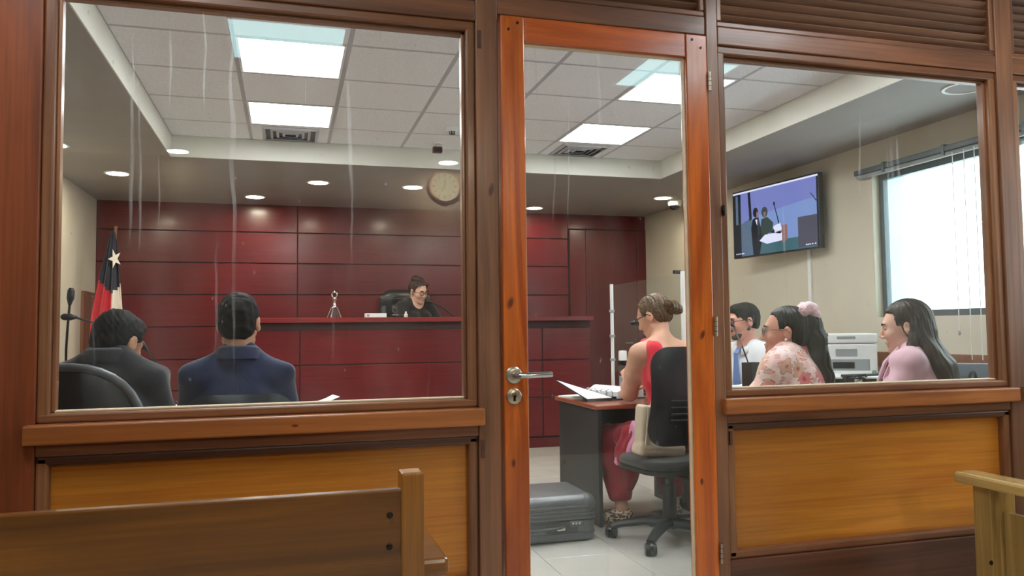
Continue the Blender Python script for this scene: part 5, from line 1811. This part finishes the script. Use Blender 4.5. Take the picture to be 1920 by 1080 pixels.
# ------------------------------------------------------------------ person in the pink blazer
P = person('person in a pale pink blazer with long straight dark hair by the window', (2.99, 3.16, 0), 0.60,
           dict(head=(0.0, 0.085, 1.212), head_rot=(0.26, -0.14, 0.0), lean=0.07, knees=[(-0.13, 0.36, 0.51), (0.13, 0.36, 0.51)], ankles=[(-0.13, 0.2, 0.1), (0.13, 0.2, 0.1)], bend=0.05, elbows=[(-0.25, 0.12, 0.75), (0.25, 0.14, 0.75)], wrists=[(-0.12, 0.35, 0.76), (0.12, 0.35, 0.76)]), True, 'skin_fair', 1.0, 0.0055)
H = P['H']
sp_ = P['sp']
garment(P, 'blazer', 'pink_blazer', P['torso'] + P['arms'][0] + P['arms'][1] + [ell(sp_(s * 0.15, 0, 1.045), (0.06, 0.06, 0.036)) for s in (-1, 1)],
        [cap(sp_(0, 0.10, 1.09), sp_(0, 0.19, 0.88), 0.06, 0.02), cap(P['nb'], P['nt'], 0.062, 0.06)], 0.020, 0.022, 0.007, disp=wrinkle(41, 0.008, 15))
garment(P, 'undershirt', 'white_lining', P['torso'], [cap(P['nb'] + np.array([0, 0.02, 0.0]), P['nt'], 0.075, 0.06)], 0.008, 0.03, 0.009)
for s in (-1, 1):
    MB().tube([Vector(sp_(s * 0.06, 0.05, 1.115)), Vector(sp_(s * 0.075, 0.12, 1.04)), Vector(sp_(s * 0.06, 0.165, 0.95)), Vector(sp_(s * 0.02, 0.165, 0.84))], [0.018, 0.026, 0.026, 0.008], 10, flat=0.4).obj('lapel', 'pink_blazer', P['root'], 0, True)
A = [ell((0, -0.022, 0.036), (0.083, 0.106, 0.097), H), ell((0, -0.055, -0.03), (0.082, 0.075, 0.10), H)]
bk = [H.w((0, -0.07, -0.06)), np.array((0.0, -0.085, 1.02)), np.array((0.0, -0.12, 0.90)), np.array((0.0, -0.14, 0.80))]
for off, r0 in ((-0.055, 0.042), (0.0, 0.048), (0.055, 0.042)):
    for i in range(3):
        A.append(cap(bk[i] + np.array([off * (1 + 0.1 * i), 0, 0]), bk[i + 1] + np.array([off * (1.1 + 0.1 * i), 0, 0]), r0, r0 * (0.95 - 0.12 * i)))
for s in (-1, 1):
    f0 = [H.w((s * 0.072, -0.035, 0.0)), H.w((s * 0.080, -0.03, -0.06)), np.array((s * 0.105, 0.055, 1.06)), np.array((s * 0.115, 0.135, 0.96)), np.array((s * 0.10, 0.17, 0.86))]
    for i in range(4):
        A.append(cap(f0[i], f0[i + 1], (0.020, 0.026, 0.030, 0.024)[i], (0.026, 0.030, 0.024, 0.012)[i]))
hair(P, 'hair_dark_brown', A, [slab((0, 0.135, -0.125), (0.2, 0.085, 0.2), 0.02, H), slab((0, 0.10, -0.02), (0.062, 0.09, 0.09), 0.02, H)] + [ell((s * 0.092, 0.014, -0.004), (0.022, 0.020, 0.034), H) for s in (-1, 1)], 0.02, 0.0055, 0.0, strands(H, 0.0022, 52, 9))
for s in (-1, 1):
    pass
trousers(P, 'trousers_dark')
shoes(P, 'black_plastic')

# ------------------------------------------------------------------ person in the white shirt
P = person('bearded person in a white shirt and blue tie, partly behind the door post', (3.17, 4.90, 0), 1.78,
           dict(head=(0.0, 0.10, 1.262), head_rot=(-0.30, -0.10, 0.0), lean=0.10, bend=0.05, elbows=[(-0.26, 0.16, 0.78), (0.26, 0.16, 0.78)], wrists=[(-0.10, 0.38, 0.79), (0.10, 0.38, 0.79)]), False, 'skin_rosy', 1.0, 0.006)
H = P['H']
sp_ = P['sp']
garment(P, 'shirt', 'white_shirt', P['torso'] + P['arms'][0] + P['arms'][1], [cap(P['nb'] + np.array([0, 0.0, 0.04]), P['nt'], 0.055, 0.07)], 0.016, 0.04, 0.0075, disp=wrinkle(51, 0.005, 18))
collar(P, 'white_shirt', 0.066, 1.085, 0.045, 'shirt_collar', dy=0.005)
MB().add([sp_(-0.022, 0.075, 1.085), sp_(0.022, 0.075, 1.085), sp_(0.018, 0.118, 1.045), sp_(-0.018, 0.118, 1.045), sp_(0.034, 0.142, 0.86), sp_(-0.034, 0.142, 0.86), sp_(0.042, 0.14, 0.72), sp_(-0.042, 0.14, 0.72), sp_(0, 0.138, 0.67)],
         [(0, 1, 2, 3), (3, 2, 4, 5), (5, 4, 6, 7), (7, 6, 8)]).obj('necktie', 'blue_tie', P['root'])
mod = P['root'].children[-1].modifiers.new('cloth_thickness', 'SOLIDIFY')
mod.thickness = 0.008
mod.offset = 1
short_hair(P, 'hair_black_short', seed=6, nape=-0.045)
plain('beard_hair', C(70, 58, 52), 0.8, 0.2, 150, bstr=0.5)
V = Vol(*bounds([ell((0, 0.05, -0.08), (0.08, 0.07, 0.06), H)], 0.02), 0.005)
V.adds([ell((0, 0.034, -0.076), (0.049, 0.051, 0.038), H), ell((0, 0.074, -0.099), (0.022, 0.018, 0.018), H), cap((-0.052, -0.004, -0.05), (-0.022, 0.062, -0.096), 0.017, 0.016, H), cap((0.052, -0.004, -0.05), (0.022, 0.062, -0.096), 0.017, 0.016, H), cap((-0.018, 0.089, -0.052), (0.018, 0.089, -0.052), 0.006, None, H)], 0.015)
V.subs([ell((0, 0.085, -0.068), (0.022, 0.03, 0.011), H), slab((0, 0.09, 0.0), (0.1, 0.06, 0.045), 0.01, H)], 0.006)
link('beard', V.mesh('beard', 'beard_hair'), P['root'])
spectacles(P, 'black_gloss')
trousers(P, 'trousers_dark')
shoes(P, 'black_plastic')

# ------------------------------------------------------------------ flag
fp = AY(216, 425, 8.2)
t = thing('flag', 'national flag of red, white and navy hanging on a wooden pole near the end wall', 'flag', (-1.62, 8.2, 0))
wood('wood_pole', C(168, 128, 96), C(120, 84, 58), 'z', 0.4, 0.3, knots=False)
MB().tube([(-0.02, 0, 0.02), (0.045, 0, 2.20), (0.048, 0, 2.25)], [0.016, 0.014, 0.016], 12).obj('flag_pole', 'wood_pole', t, 0, True)
MB().lathe([(0.17, 0), (0.17, 0.015), (0.05, 0.03), (0.03, 0.06)], (-0.02, 0, 0), 24).obj('pole_base', 'black_plastic', t, smooth=True)
cloth('flag_navy', C(30, 38, 60), wr=0.2)
cloth('flag_red', C(206, 36, 56), wr=0.2)
cloth('flag_white', C(236, 228, 220), wr=0.2)
nr_, nc_ = 40, 36
cl = MB()
vs = []
for j in range(nr_ + 1):
    v = j / nr_
    z = 2.20 - 1.25 * v
    half = 0.012 + 0.125 * min(1, v * 1.5) ** 0.8
    xc = 0.03 - 0.045 * v
    for i in range(nc_ + 1):
        u = i / nc_
        x = xc + (u - 0.5) * 2 * half
        y = -0.02 - 0.035 * min(1, v * 3) * (1 + math.sin(u * 19 + v * 2.0)) - 0.02 * math.sin(u * PI)
        vs.append((x, y, z))
fs, mi_ = [], []
for j in range(nr_):
    for i in range(nc_):
        u, v = (i + 0.5) / nc_, (j + 0.5) / nr_
        z = 2.20 - 1.25 * v
        zb = 1.75 - 0.02 - 0.20 * u if u < 0.68 else 1.62 + 0.22 * (u - 0.68)
        m = 0 if z > zb else (1 if u < 0.62 else 2)
        a = j * (nc_ + 1) + i
        fs.append((a, a + 1, a + nc_ + 2, a + nc_ + 1))
        mi_.append(m)
cl.add(vs, fs)
cl.mi = mi_
fo = cl.obj('flag_cloth', ['flag_navy', 'flag_red', 'flag_white'], t, 0, 'all')
so = fo.modifiers.new('cloth_thickness', 'SOLIDIFY')
so.thickness = 0.003
st = []
sc0 = Vector((0.065, -0.118, 1.93))
for k in range(10):
    a = PI / 2 + 0.35 + k * PI / 5
    r_ = 0.095 if k % 2 == 0 else 0.036
    st.append((sc0.x + r_ * 0.62 * math.cos(a), sc0.z + r_ * math.sin(a)))
MB().prism(st, 'y', sc0.y, sc0.y + 0.003).obj('star', 'flag_white', t)

# ------------------------------------------------------------------ microphones
def gooseneck(label, base, pts, head_dir, r=0.004, plate=True, hr=0.014, hl=0.055):
    t = thing('microphone', label, 'microphone', base, 0, 'gooseneck microphones')
    b = Vector(base)
    loc = [Vector(p_) - b for p_ in pts]
    if plate:
        MB().lathe([(0.055, 0.0), (0.055, 0.012), (0.04, 0.024), (0.012, 0.028), (0.01, 0.05)], (loc[0].x, loc[0].y, 0), 24).obj('foot', 'black_plastic', t, smooth=True)
    MB().tube([loc[0] + Vector((0, 0, 0.02))] + loc[1:], r, 8).obj('gooseneck_tube', 'black_plastic', t, 0, True)
    d = Vector(head_dir).normalized()
    e = loc[-1]
    MB().tube([e - d * 0.012, e, e + d * hl * 0.3, e + d * hl * 0.8, e + d * hl], [r * 1.2, hr * 0.6, hr, hr, hr * 0.55], 14).obj('capsule', 'black_plastic', t, 0, True)
    return t


def P3(x, y, Y):
    return Vector(AY(x, y, Y))


pb = P3(124, 655, 4.35)
gooseneck('tall straight stand microphone before the beige side wall', (pb.x, 4.35, 0.75), [(pb.x, 4.35, 0.75), pb, P3(127, 610, 4.35), P3(131, 568, 4.35)], (0.08, 0, 1), 0.006, hr=0.017, hl=0.075)
e_ = P3(140, 595, 4.3)
gooseneck('microphone bent sideways across the tall stand microphone', (-0.78, 4.3, 0.75), [(-0.78, 4.3, 0.75), (-0.80, 4.3, 0.95), (-0.86, 4.3, 1.16), P3(178, 606, 4.3), e_], (-1, 0, 0.05), 0.005, hr=0.017, hl=0.06)
e_ = P3(274, 655, 4.25)
gooseneck('microphone pointing at the face of the stooping person', (-0.62, 4.40, 0.75), [(-0.62, 4.40, 0.75), P3(300, 690, 4.4), P3(285, 668, 4.3), e_], (-0.5, -0.2, 0.7), 0.006, hr=0.014, hl=0.05)
e_ = P3(1530, 630, 4.1)
gooseneck('microphone between the flowered blouse ponytail and the printer', (3.08, 4.15, 0.75), [(3.08, 4.15, 0.75), (2.98, 4.13, 0.9), (2.94, 4.1, 1.08), e_], (0.8, -0.3, 0.08), 0.005, hr=0.016, hl=0.07)
b_ = P3(1411, 664, 4.25)
e_ = P3(1376, 612, 4.55)
gooseneck('microphone arching from behind the dark organiser to the bearded person', (b_.x + 0.06, 4.42, 0.75), [(b_.x + 0.06, 4.42, 0.75), (b_.x + 0.05, 4.38, 1.0), P3(1392, 650, 4.3), P3(1383, 630, 4.45), e_], (-0.3, 0.3, 0.4), 0.0045, hr=0.012, hl=0.04)
e_ = P3(808, 567, 8.05)
gooseneck('thin microphone slanting over the judge bench ledge', (1.72, 8.05, 1.18), [(1.72, 8.05, 1.18), P3(852, 594, 8.05), P3(830, 577, 8.05), e_], (-0.8, 0.3, 0.3), 0.007, hr=0.017, hl=0.05)
e_ = P3(1196, 603, 5.15)
gooseneck('microphone seen through the clear desk screen', (2.40, 5.18, 0.75), [(2.40, 5.18, 0.75), (2.52, 5.2, 0.98), (2.44, 5.17, 1.21), e_], (-1, 0, -0.25), 0.005, hr=0.017, hl=0.055)

# ------------------------------------------------------------------ things on the judge bench
g0 = P3(627, 594, 7.98)
t = thing('trophy', 'small clear and chrome pyramid trophy on the judge bench ledge', 'trophy', (g0.x, 7.98, 1.362))
glass_mat('trophy_glass', (0.8, 0.8, 0.82, 1), 0.12)
m = MB()
for k in range(4):
    a = k * PI / 2 + PI / 4 + 0.3
    m.tube([(0.075 * math.cos(a), 0.075 * math.sin(a), 0.0), (0.03 * math.cos(a), 0.03 * math.sin(a), 0.105)], 0.006, 6)
m.obj('pyramid_frame', 'chrome', t, 0, True)
MB().lathe([(0.062, 0.0), (0.024, 0.1)], n=4, R=Matrix.Rotation(0.3 + PI / 4, 3, 'Z')).obj('pyramid_core', 'trophy_glass', t)
MB().lathe([(0.034, 0.1), (0.022, 0.115), (0.014, 0.15), (0.018, 0.165), (0.04, 0.185), (0.042, 0.19), (0.02, 0.192), (0.018, 0.2)], n=20).obj('stem', 'chrome', t, smooth=True)
MB().tube([(0.026 * math.cos(a), 0, 0.228 + 0.028 * math.sin(a)) for a in np.linspace(0, 2 * PI, 17)], 0.007, 8, False).obj('ring', 'chrome', t, 0, True)
MB().lathe([(0.012, 0.25), (0.004, 0.27), (0.0, 0.278)], n=12).obj('finial', 'chrome', t, smooth=True)
g0 = P3(704, 592, 7.95)
t = thing('tissue_box', 'flat white box with a grey mark on the judge bench ledge', 'box', (g0.x, 7.95, 1.362))
MB().box(-0.105, 0.105, -0.05, 0.05, 0, 0.042).obj('carton', 'paper', t, 0.004)
MB().box(-0.09, -0.065, -0.052, -0.049, 0.01, 0.03).obj('printed_mark', 'grey_plastic', t)
g0 = P3(761, 590, 8.0)
t = thing('small_bottle', 'tiny white bottle beside the person in the black blazer', 'bottle', (g0.x, 8.0, 1.362))
MB().lathe([(0.018, 0), (0.02, 0.004), (0.02, 0.03), (0.008, 0.042), (0.008, 0.055), (0.0, 0.056)], n=18).obj('bottle_body', 'white_plastic', t, smooth=True)
MB().lathe([(0.0095, 0.043), (0.0095, 0.06), (0, 0.061)], n=14).obj('cap', 'paper', t, smooth=True)
g0 = P3(745, 592, 8.03)
t = thing('spectacle_case', 'black glossy case lying on the ledge before the judge', 'case', (g0.x, 8.03, 1.362))
shift(rbox(0.07, 0.028, 0, 0.035, 0.02, 0.014), 0, 0, 0).obj('case_shell', 'black_gloss', t, 0, True)
MB().box(-0.012, 0.012, -0.03, -0.026, 0.014, 0.022).obj('clasp', 'chrome', t, 0.001)

# ------------------------------------------------------------------ on the desk of the coral top
N0 = Vector((2.10, 4.86, 0.752))
uu = Vector((-0.30, 0.95, 0)).normalized()
vv = Vector((0.95, 0.30, 0)).normalized()
t = thing('ring_binder', 'open ring binder with thick white pages on the cherry desk', 'binder', tuple(N0))
kk = Vector((0, 0, 1))


def loc3(a, b, c):
    return uu * a + vv * b + kk * c


plain('binder_cover', C(40, 42, 46), 0.5)


def quadslab(c4, th, mat, name, par, mat2=None):
    n_ = (Vector(c4[1]) - Vector(c4[0])).cross(Vector(c4[3]) - Vector(c4[0])).normalized() * th
    if n_.z < 0:
        n_ = -n_
    vs = [Vector(c) for c in c4] + [Vector(c) + n_ for c in c4]
    return MB().add(vs, [(3, 2, 1, 0), (4, 5, 6, 7), (0, 1, 5, 4), (1, 2, 6, 5), (2, 3, 7, 6), (3, 0, 4, 7)]).obj(name, mat, par)


Lc = 0.34
quadslab([loc3(0, -0.04, 0.01), loc3(Lc, -0.04, 0.05), loc3(Lc, -0.25, 0.118), loc3(0, -0.25, 0.012)], 0.004, 'binder_cover', 'front_cover', t)
quadslab([loc3(0.006, -0.042, 0.0165), loc3(Lc - 0.006, -0.042, 0.0565), loc3(Lc - 0.006, -0.246, 0.123), loc3(0.006, -0.246, 0.0185)], 0.002, 'paper', 'turned_page', t)
quadslab([loc3(0, -0.04, 0.0), loc3(Lc, -0.04, 0.0), loc3(Lc, 0.25, 0.0), loc3(0, 0.25, 0.0)], 0.004, 'binder_cover', 'back_cover', t)
pg = MB()
n = 12
top, bot = [], []
for i in range(n + 1):
    b = 0.015 + 0.23 * i / n
    z = 0.05 + 0.028 * math.sin(PI * min(1, i / n * 1.6)) ** 2 + 0.012 * (i / n)
    for a in (0.01, Lc - 0.01):
        top.append(loc3(a, b, z))
        bot.append(loc3(a, b, 0.006))
vs = top + bot
fs = []
M = 2 * (n + 1)
for i in range(n):
    a = 2 * i
    fs += [(a, a + 1, a + 3, a + 2), (M + a, M + a + 2, M + a + 3, M + a + 1), (a, a + 2, M + a + 2, M + a), (a + 1, M + a + 1, M + a + 3, a + 3)]
fs += [(0, M, M + 1, 1), (2 * n, 2 * n + 1, M + 2 * n + 1, M + 2 * n)]
pg.add(vs, fs).obj('page_block', 'paper', t, 0, True)
for a in (0.06, 0.12, 0.22, 0.28):
    MB().tube([loc3(a, -0.02 + 0.035 * math.cos(q), 0.03 + 0.035 * math.sin(q)) for q in np.linspace(-0.4, PI + 0.4, 12)], 0.0025, 6).obj('ring', 'chrome', t, 0, True)
MB().add([loc3(0.02, -0.03, 0.005), loc3(Lc - 0.02, -0.03, 0.005), loc3(Lc - 0.02, 0.012, 0.005), loc3(0.02, 0.012, 0.005), loc3(0.02, -0.03, 0.02), loc3(Lc - 0.02, -0.03, 0.02), loc3(Lc - 0.02, 0.012, 0.02), loc3(0.02, 0.012, 0.02)],
         [(0, 3, 2, 1), (4, 5, 6, 7), (0, 1, 5, 4), (1, 2, 6, 5), (2, 3, 7, 6), (3, 0, 4, 7)]).obj('ring_plate', 'black_gloss', t)
t = thing('paper_sheet', 'loose white sheet sticking out under the open binder', 'paper', (1.93, 5.12, 0.751), 0.3)
MB().box(-0.07, 0.10, -0.13, 0.15, 0, 0.006).obj('sheet', 'paper', t)
MB().box(-0.068, 0.098, -0.128, 0.148, 0.006, 0.010).obj('sheet', 'paper', t)
g0 = P3(1168, 690, 5.12)
t = thing('sanitizer_bottle', 'clear spray bottle with white cap and dark neck band on the desk', 'bottle', (g0.x, 5.12, 0.75))
glass_mat('clear_plastic', (0.82, 0.88, 0.92, 1), 0.06)
MB().lathe([(0.03, 0.002), (0.032, 0.01), (0.032, 0.21), (0.022, 0.235)], n=22).obj('bottle_body', 'clear_plastic', t, smooth=True)
MB().lathe([(0.02, 0.0), (0.027, 0.006), (0.027, 0.14), (0.0, 0.141)], n=20).obj('liquid', 'grey_plastic', t, smooth=True)
MB().lathe([(0.031, 0.215), (0.033, 0.22), (0.033, 0.245), (0.031, 0.25)], n=22).obj('neck_band', 'black_gloss', t, smooth=True)
MB().lathe([(0.029, 0.25), (0.029, 0.31), (0.026, 0.318), (0, 0.32)], n=22).obj('cap', 'white_plastic', t, smooth=True)
# clear desk screen
pl_, pr_ = Vector((2.262, 5.30, 0.75)), Vector((2.60, 4.86, 0.75))
t = thing('desk_screen', 'clear acrylic screen held by two white rods at the far desk edge', 'screen', tuple(pl_))
MB().tube([(0, 0, 0), (0, 0, 0.795)], 0.0125, 12).obj('rod', 'white_plastic', t, 0, True)
dq = pr_ - pl_
MB().tube([tuple(dq), (dq.x, dq.y, 0.86)], 0.017, 12).obj('rod', 'white_plastic', t, 0, True)
nn = Vector((-dq.y, dq.x, 0)).normalized() * 0.002
a0, a1 = Vector((0, 0, 0.16)), Vector((0, 0, 0.785))
b0, b1 = dq + Vector((0, 0, 0.16)), dq + Vector((0, 0, 0.845))
MB().add([a0 - nn, b0 - nn, b1 - nn, a1 - nn, a0 + nn, b0 + nn, b1 + nn, a1 + nn], [(0, 1, 2, 3), (7, 6, 5, 4), (0, 4, 5, 1), (1, 5, 6, 2), (2, 6, 7, 3), (3, 7, 4, 0)]).obj('acrylic_sheet', 'acrylic', t)
for z in (0.25, 0.42, 0.6):
    MB().box(-0.016, 0.016, -0.016, 0.016, z - 0.01, z + 0.01).obj('clip', 'grey_plastic', t, 0.003)
MB().obox((dq.x - 0.035, dq.y + 0.01, 0.855), (0.03, 0.012, 0.012), Matrix.Rotation(0.2, 3, 'Z')).obj('clamp', 'black_plastic', t, 0.004)
for q in (Vector((0, 0, 0)), dq):
    MB().lathe([(0.045, 0), (0.045, 0.006), (0.016, 0.012)], (q.x, q.y, 0), 20).obj('rod_foot', 'white_plastic', t, smooth=True)

# canvas bag hanging between sitter and chair
t = thing('tote_bag', 'beige canvas tote bag wedged beside the sitter in the swivel chair', 'bag', (2.00, 4.16, 0.50), 0.25)
V = Vol((-0.2, -0.12, -0.03), (0.3, 0.14, 0.36), 0.006)
V.op(slab((0.05, 0, 0.14), (0.16, 0.045, 0.14), 0.02, Frame((0, 0, 0), rotm(0, 0, 0.12))), 0.01)
V.op(slab((0.05, 0, 0.03), (0.165, 0.055, 0.03), 0.02, Frame((0, 0, 0), rotm(0, 0, 0.12))), 0.02)
V.op(slab((0.05, 0.0, 0.30), (0.14, 0.022, 0.05), 0.01, Frame((0, 0, 0), rotm(0, 0, 0.12))), 0.006, 0, 'sub')
link('bag_body', V.mesh('bag_body', 'beige_canvas', wrinkle(61, 0.004, 22)), t)
R_ = Matrix.Rotation(0.12, 3, 'Y')
for x in (-0.085, -0.045):
    MB().obox(R_ @ Vector((x, -0.049, 0.14)), (0.003, 0.004, 0.13), R_).obj('seam', 'beige_canvas', t)
MB().tube([R_ @ Vector(q) for q in ((-0.06, -0.03, 0.26), (-0.05, -0.035, 0.31), (0.05, -0.03, 0.33), (0.12, -0.03, 0.27))], 0.008, 8, flat=0.4).obj('strap', 'beige_canvas', t, 0, True)

# papers of the two suited persons
def paper_stack(label, x, y, z, w, d, h, rz, curl=0.0):
    t = thing('paper_stack', label, 'papers', (x, y, z), rz, 'papers on the long table')
    n_ = max(2, int(h / 0.012))
    r_ = random.Random(int(x * 1000))
    for k in range(n_):
        R = Matrix.Rotation(r_.uniform(-0.12, 0.12), 3, 'Z')
        MB().obox((r_.uniform(-0.012, 0.012), r_.uniform(-0.012, 0.012), h / n_ * (k + 0.5)), (w / 2, d / 2, h / n_ / 2 * 0.96), R).obj('sheaf', 'paper', t)
    if curl:
        m_ = MB()
        vs = []
        for i in range(9):
            a = i / 8
            for yy in (-d / 2, d / 2):
                vs.append((-w / 2 + w * a, yy, h + 0.002 + curl * (abs(a - 0.55) * 1.7) ** 2.2 + 0.008 * math.sin(yy * 20 + a * 4)))
        for p_ in list(vs):
            vs.append((p_[0], p_[1], p_[2] + 0.0015))
        fs = []
        for i in range(8):
            a = 2 * i
            fs += [(a, a + 1, a + 3, a + 2), (18 + a, 18 + a + 2, 18 + a + 3, 18 + a + 1)]
        m_.add(vs, fs).obj('curled_sheet', 'paper', t, 0, True)
    return t


paper_stack('white papers with a curling top sheet beside the navy suit', 0.10, 4.28, 0.75, 0.30, 0.24, 0.10, 0.1, 0.05)
paper_stack('flat white papers at the open end of the long table', 0.30, 4.33, 0.75, 0.12, 0.2, 0.075, 0.0)
paper_stack('white papers with spectacles between the two suited persons', -0.53, 4.25, 0.75, 0.2, 0.28, 0.11, 0.15)
t = thing('spectacles', 'thin dark spectacles resting on the papers between the two suits', 'glasses', (-0.53, 4.22, 0.86), 0.4)
for s in (-1, 1):
    MB().tube([(s * 0.034 + 0.024 * math.cos(a), 0, 0.022 + 0.02 * math.sin(a)) for a in np.linspace(0, 2 * PI, 15)], 0.002, 6, False).obj('rim', 'black_gloss', t, 0, True)
    MB().tube([(s * 0.058, 0, 0.028), (s * 0.062, 0.06, 0.03), (s * 0.055, 0.12, 0.004)], 0.002, 6).obj('temple_arm', 'black_gloss', t, 0, True)
MB().tube([(-0.01, 0, 0.026), (0, -0.003, 0.03), (0.01, 0, 0.026)], 0.002, 6).obj('bridge', 'black_gloss', t, 0, True)

# ------------------------------------------------------------------ things on the table of the flowered blouse
g0 = P3(1411, 676, 4.3)
t = thing('organiser_box', 'dark open organiser box behind the flowered shoulder', 'box', (g0.x, 4.3, 0.75), 0.3)
for a in ((-0.055, 0.055, -0.04, -0.034), (-0.055, 0.055, 0.034, 0.04), (-0.055, -0.049, -0.034, 0.034), (0.049, 0.055, -0.034, 0.034)):
    MB().box(*a, 0, 0.255).obj('box_side', 'black_plastic', t, 0.001)
MB().box(-0.05, 0.05, -0.035, 0.035, 0, 0.006).obj('box_floor', 'black_plastic', t)
for x in (-0.03, 0.0, 0.025):
    MB().tube([(x, 0, 0.01), (x * 1.3, 0.01, 0.24)], 0.005, 8).obj('pen', 'black_gloss', t, 0, True)
t = thing('document_tray', 'white papers and a dark telephone before the bearded person', 'papers', (2.80, 4.13, 0.75), 0.2)
MB().box(-0.07, 0.14, -0.1, 0.12, 0, 0.03).obj('paper_pile', 'paper', t, 0.003)
MB().box(-0.07, 0.03, -0.12, 0.06, 0.03, 0.06).obj('telephone', 'black_plastic', t, 0.012)
MB().tube(bez((-0.05, -0.1, 0.06), (-0.05, -0.12, 0.16), (0.05, -0.1, 0.16), (0.08, -0.06, 0.05)), 0.003, 6).obj('telephone_cord', 'black_plastic', t, 0, True)

# ------------------------------------------------------------------ by the window: grey chair back, bag, coat
plain('grey_blue_panel', C(104, 118, 130), 0.6, 0.04)
t = thing('upright_chair', 'grey-blue upholstered chair back against the window wall', 'chair', (3.74, 3.66, 0), -0.75)
MB().prism(rrect(0.56, 0.42, 0.03, 4, 0, 0.80), 'y', -0.22, -0.17).obj('backrest', 'grey_blue_panel', t, 0.01, True)
MB().box(0.12, 0.135, -0.228, -0.219, 0.64, 1.02).obj('back_seam', 'alu_frame', t)
MB().prism(rrect(0.48, 0.46, 0.05, 4), 'z', 0.42, 0.48).obj('seat', 'grey_blue_panel', t, 0.015, True)
for x in (-0.2, 0.2):
    MB().box(x - 0.015, x + 0.015, -0.22, -0.19, 0, 0.64).obj('leg', 'black_plastic', t, 0.003)
    MB().box(x - 0.015, x + 0.015, 0.17, 0.2, 0, 0.42).obj('leg', 'black_plastic', t, 0.003)
t = thing('handbag', 'black soft handbag behind the long dark hair', 'bag', (3.54, 3.50, 0.48), 0.4)
V = Vol((-0.3, -0.25, -0.05), (0.3, 0.25, 0.6), 0.009)
V.adds([ell((0, 0, 0.2), (0.17, 0.09, 0.22)), ell((0.02, 0, 0.36), (0.10, 0.06, 0.11)), ell((-0.07, 0, 0.3), (0.09, 0.07, 0.13))], 0.05)
V.subs([slab((0, 0, -0.1), (0.5, 0.5, 0.1), 0.01)], 0.01)
link('bag_body', V.mesh('bag_body', 'black_bag', wrinkle(71, 0.008, 18)), t)
MB().tube(bez((-0.05, -0.05, 0.38), (-0.06, -0.07, 0.52), (0.06, -0.07, 0.52), (0.08, -0.05, 0.40)), 0.008, 8).obj('bag_handle', 'black_bag', t, 0, True)
t = thing('side_cabinet', 'low grey cabinet under the crumpled lilac coat', 'cabinet', (3.30, 2.80, 0))
MB().box(-0.08, 0.4, -0.16, 0.16, 0.05, 0.78).obj('carcass', 'grey_blue_panel', t, 0.004)
MB().box(-0.08, 0.4, -0.16, 0.16, 0, 0.05).obj('plinth', 'black_plastic', t)
for x in (-0.074, 0.163):
    d_ = MB().box(x, x + 0.231, -0.176, -0.16, 0.06, 0.77).obj('door', 'grey_blue_panel', t, 0.003)
    MB().box(x + 0.10, x + 0.13, -0.186, -0.176, 0.6, 0.61).obj('handle', 'satin_steel', d_, 0.002)
t = thing('coat', 'crumpled lilac grey coat lying behind the long dark hair', 'coat', (3.45, 2.80, 0.782), 0.1)
V = Vol((-0.5, -0.25, -0.02), (0.55, 0.3, 0.35), 0.008)
V.adds([cap((-0.26, 0.0, 0.12), (0.0, 0.03, 0.09), 0.045, 0.045), cap((0.0, 0.03, 0.09), (0.3, 0.0, 0.12), 0.045, 0.055), cap((-0.25, 0.05, 0.06), (0.25, 0.04, 0.05), 0.06, 0.06)], 0.04).subs([slab((0, 0, -0.1), (1, 1, 0.1), 0.005)], 0.005)
link('coat_fold', V.mesh('coat_fold', 'lilac_coat', wrinkle(81, 0.014, 20)), t)
MB().tube([(-0.2, -0.06, 0.10), (-0.05, -0.08, 0.07), (0.1, -0.07, 0.085), (0.28, -0.06, 0.06)], [0.03, 0.04, 0.04, 0.03], 10).obj('sleeve', 'lilac_coat', t, 0, True)
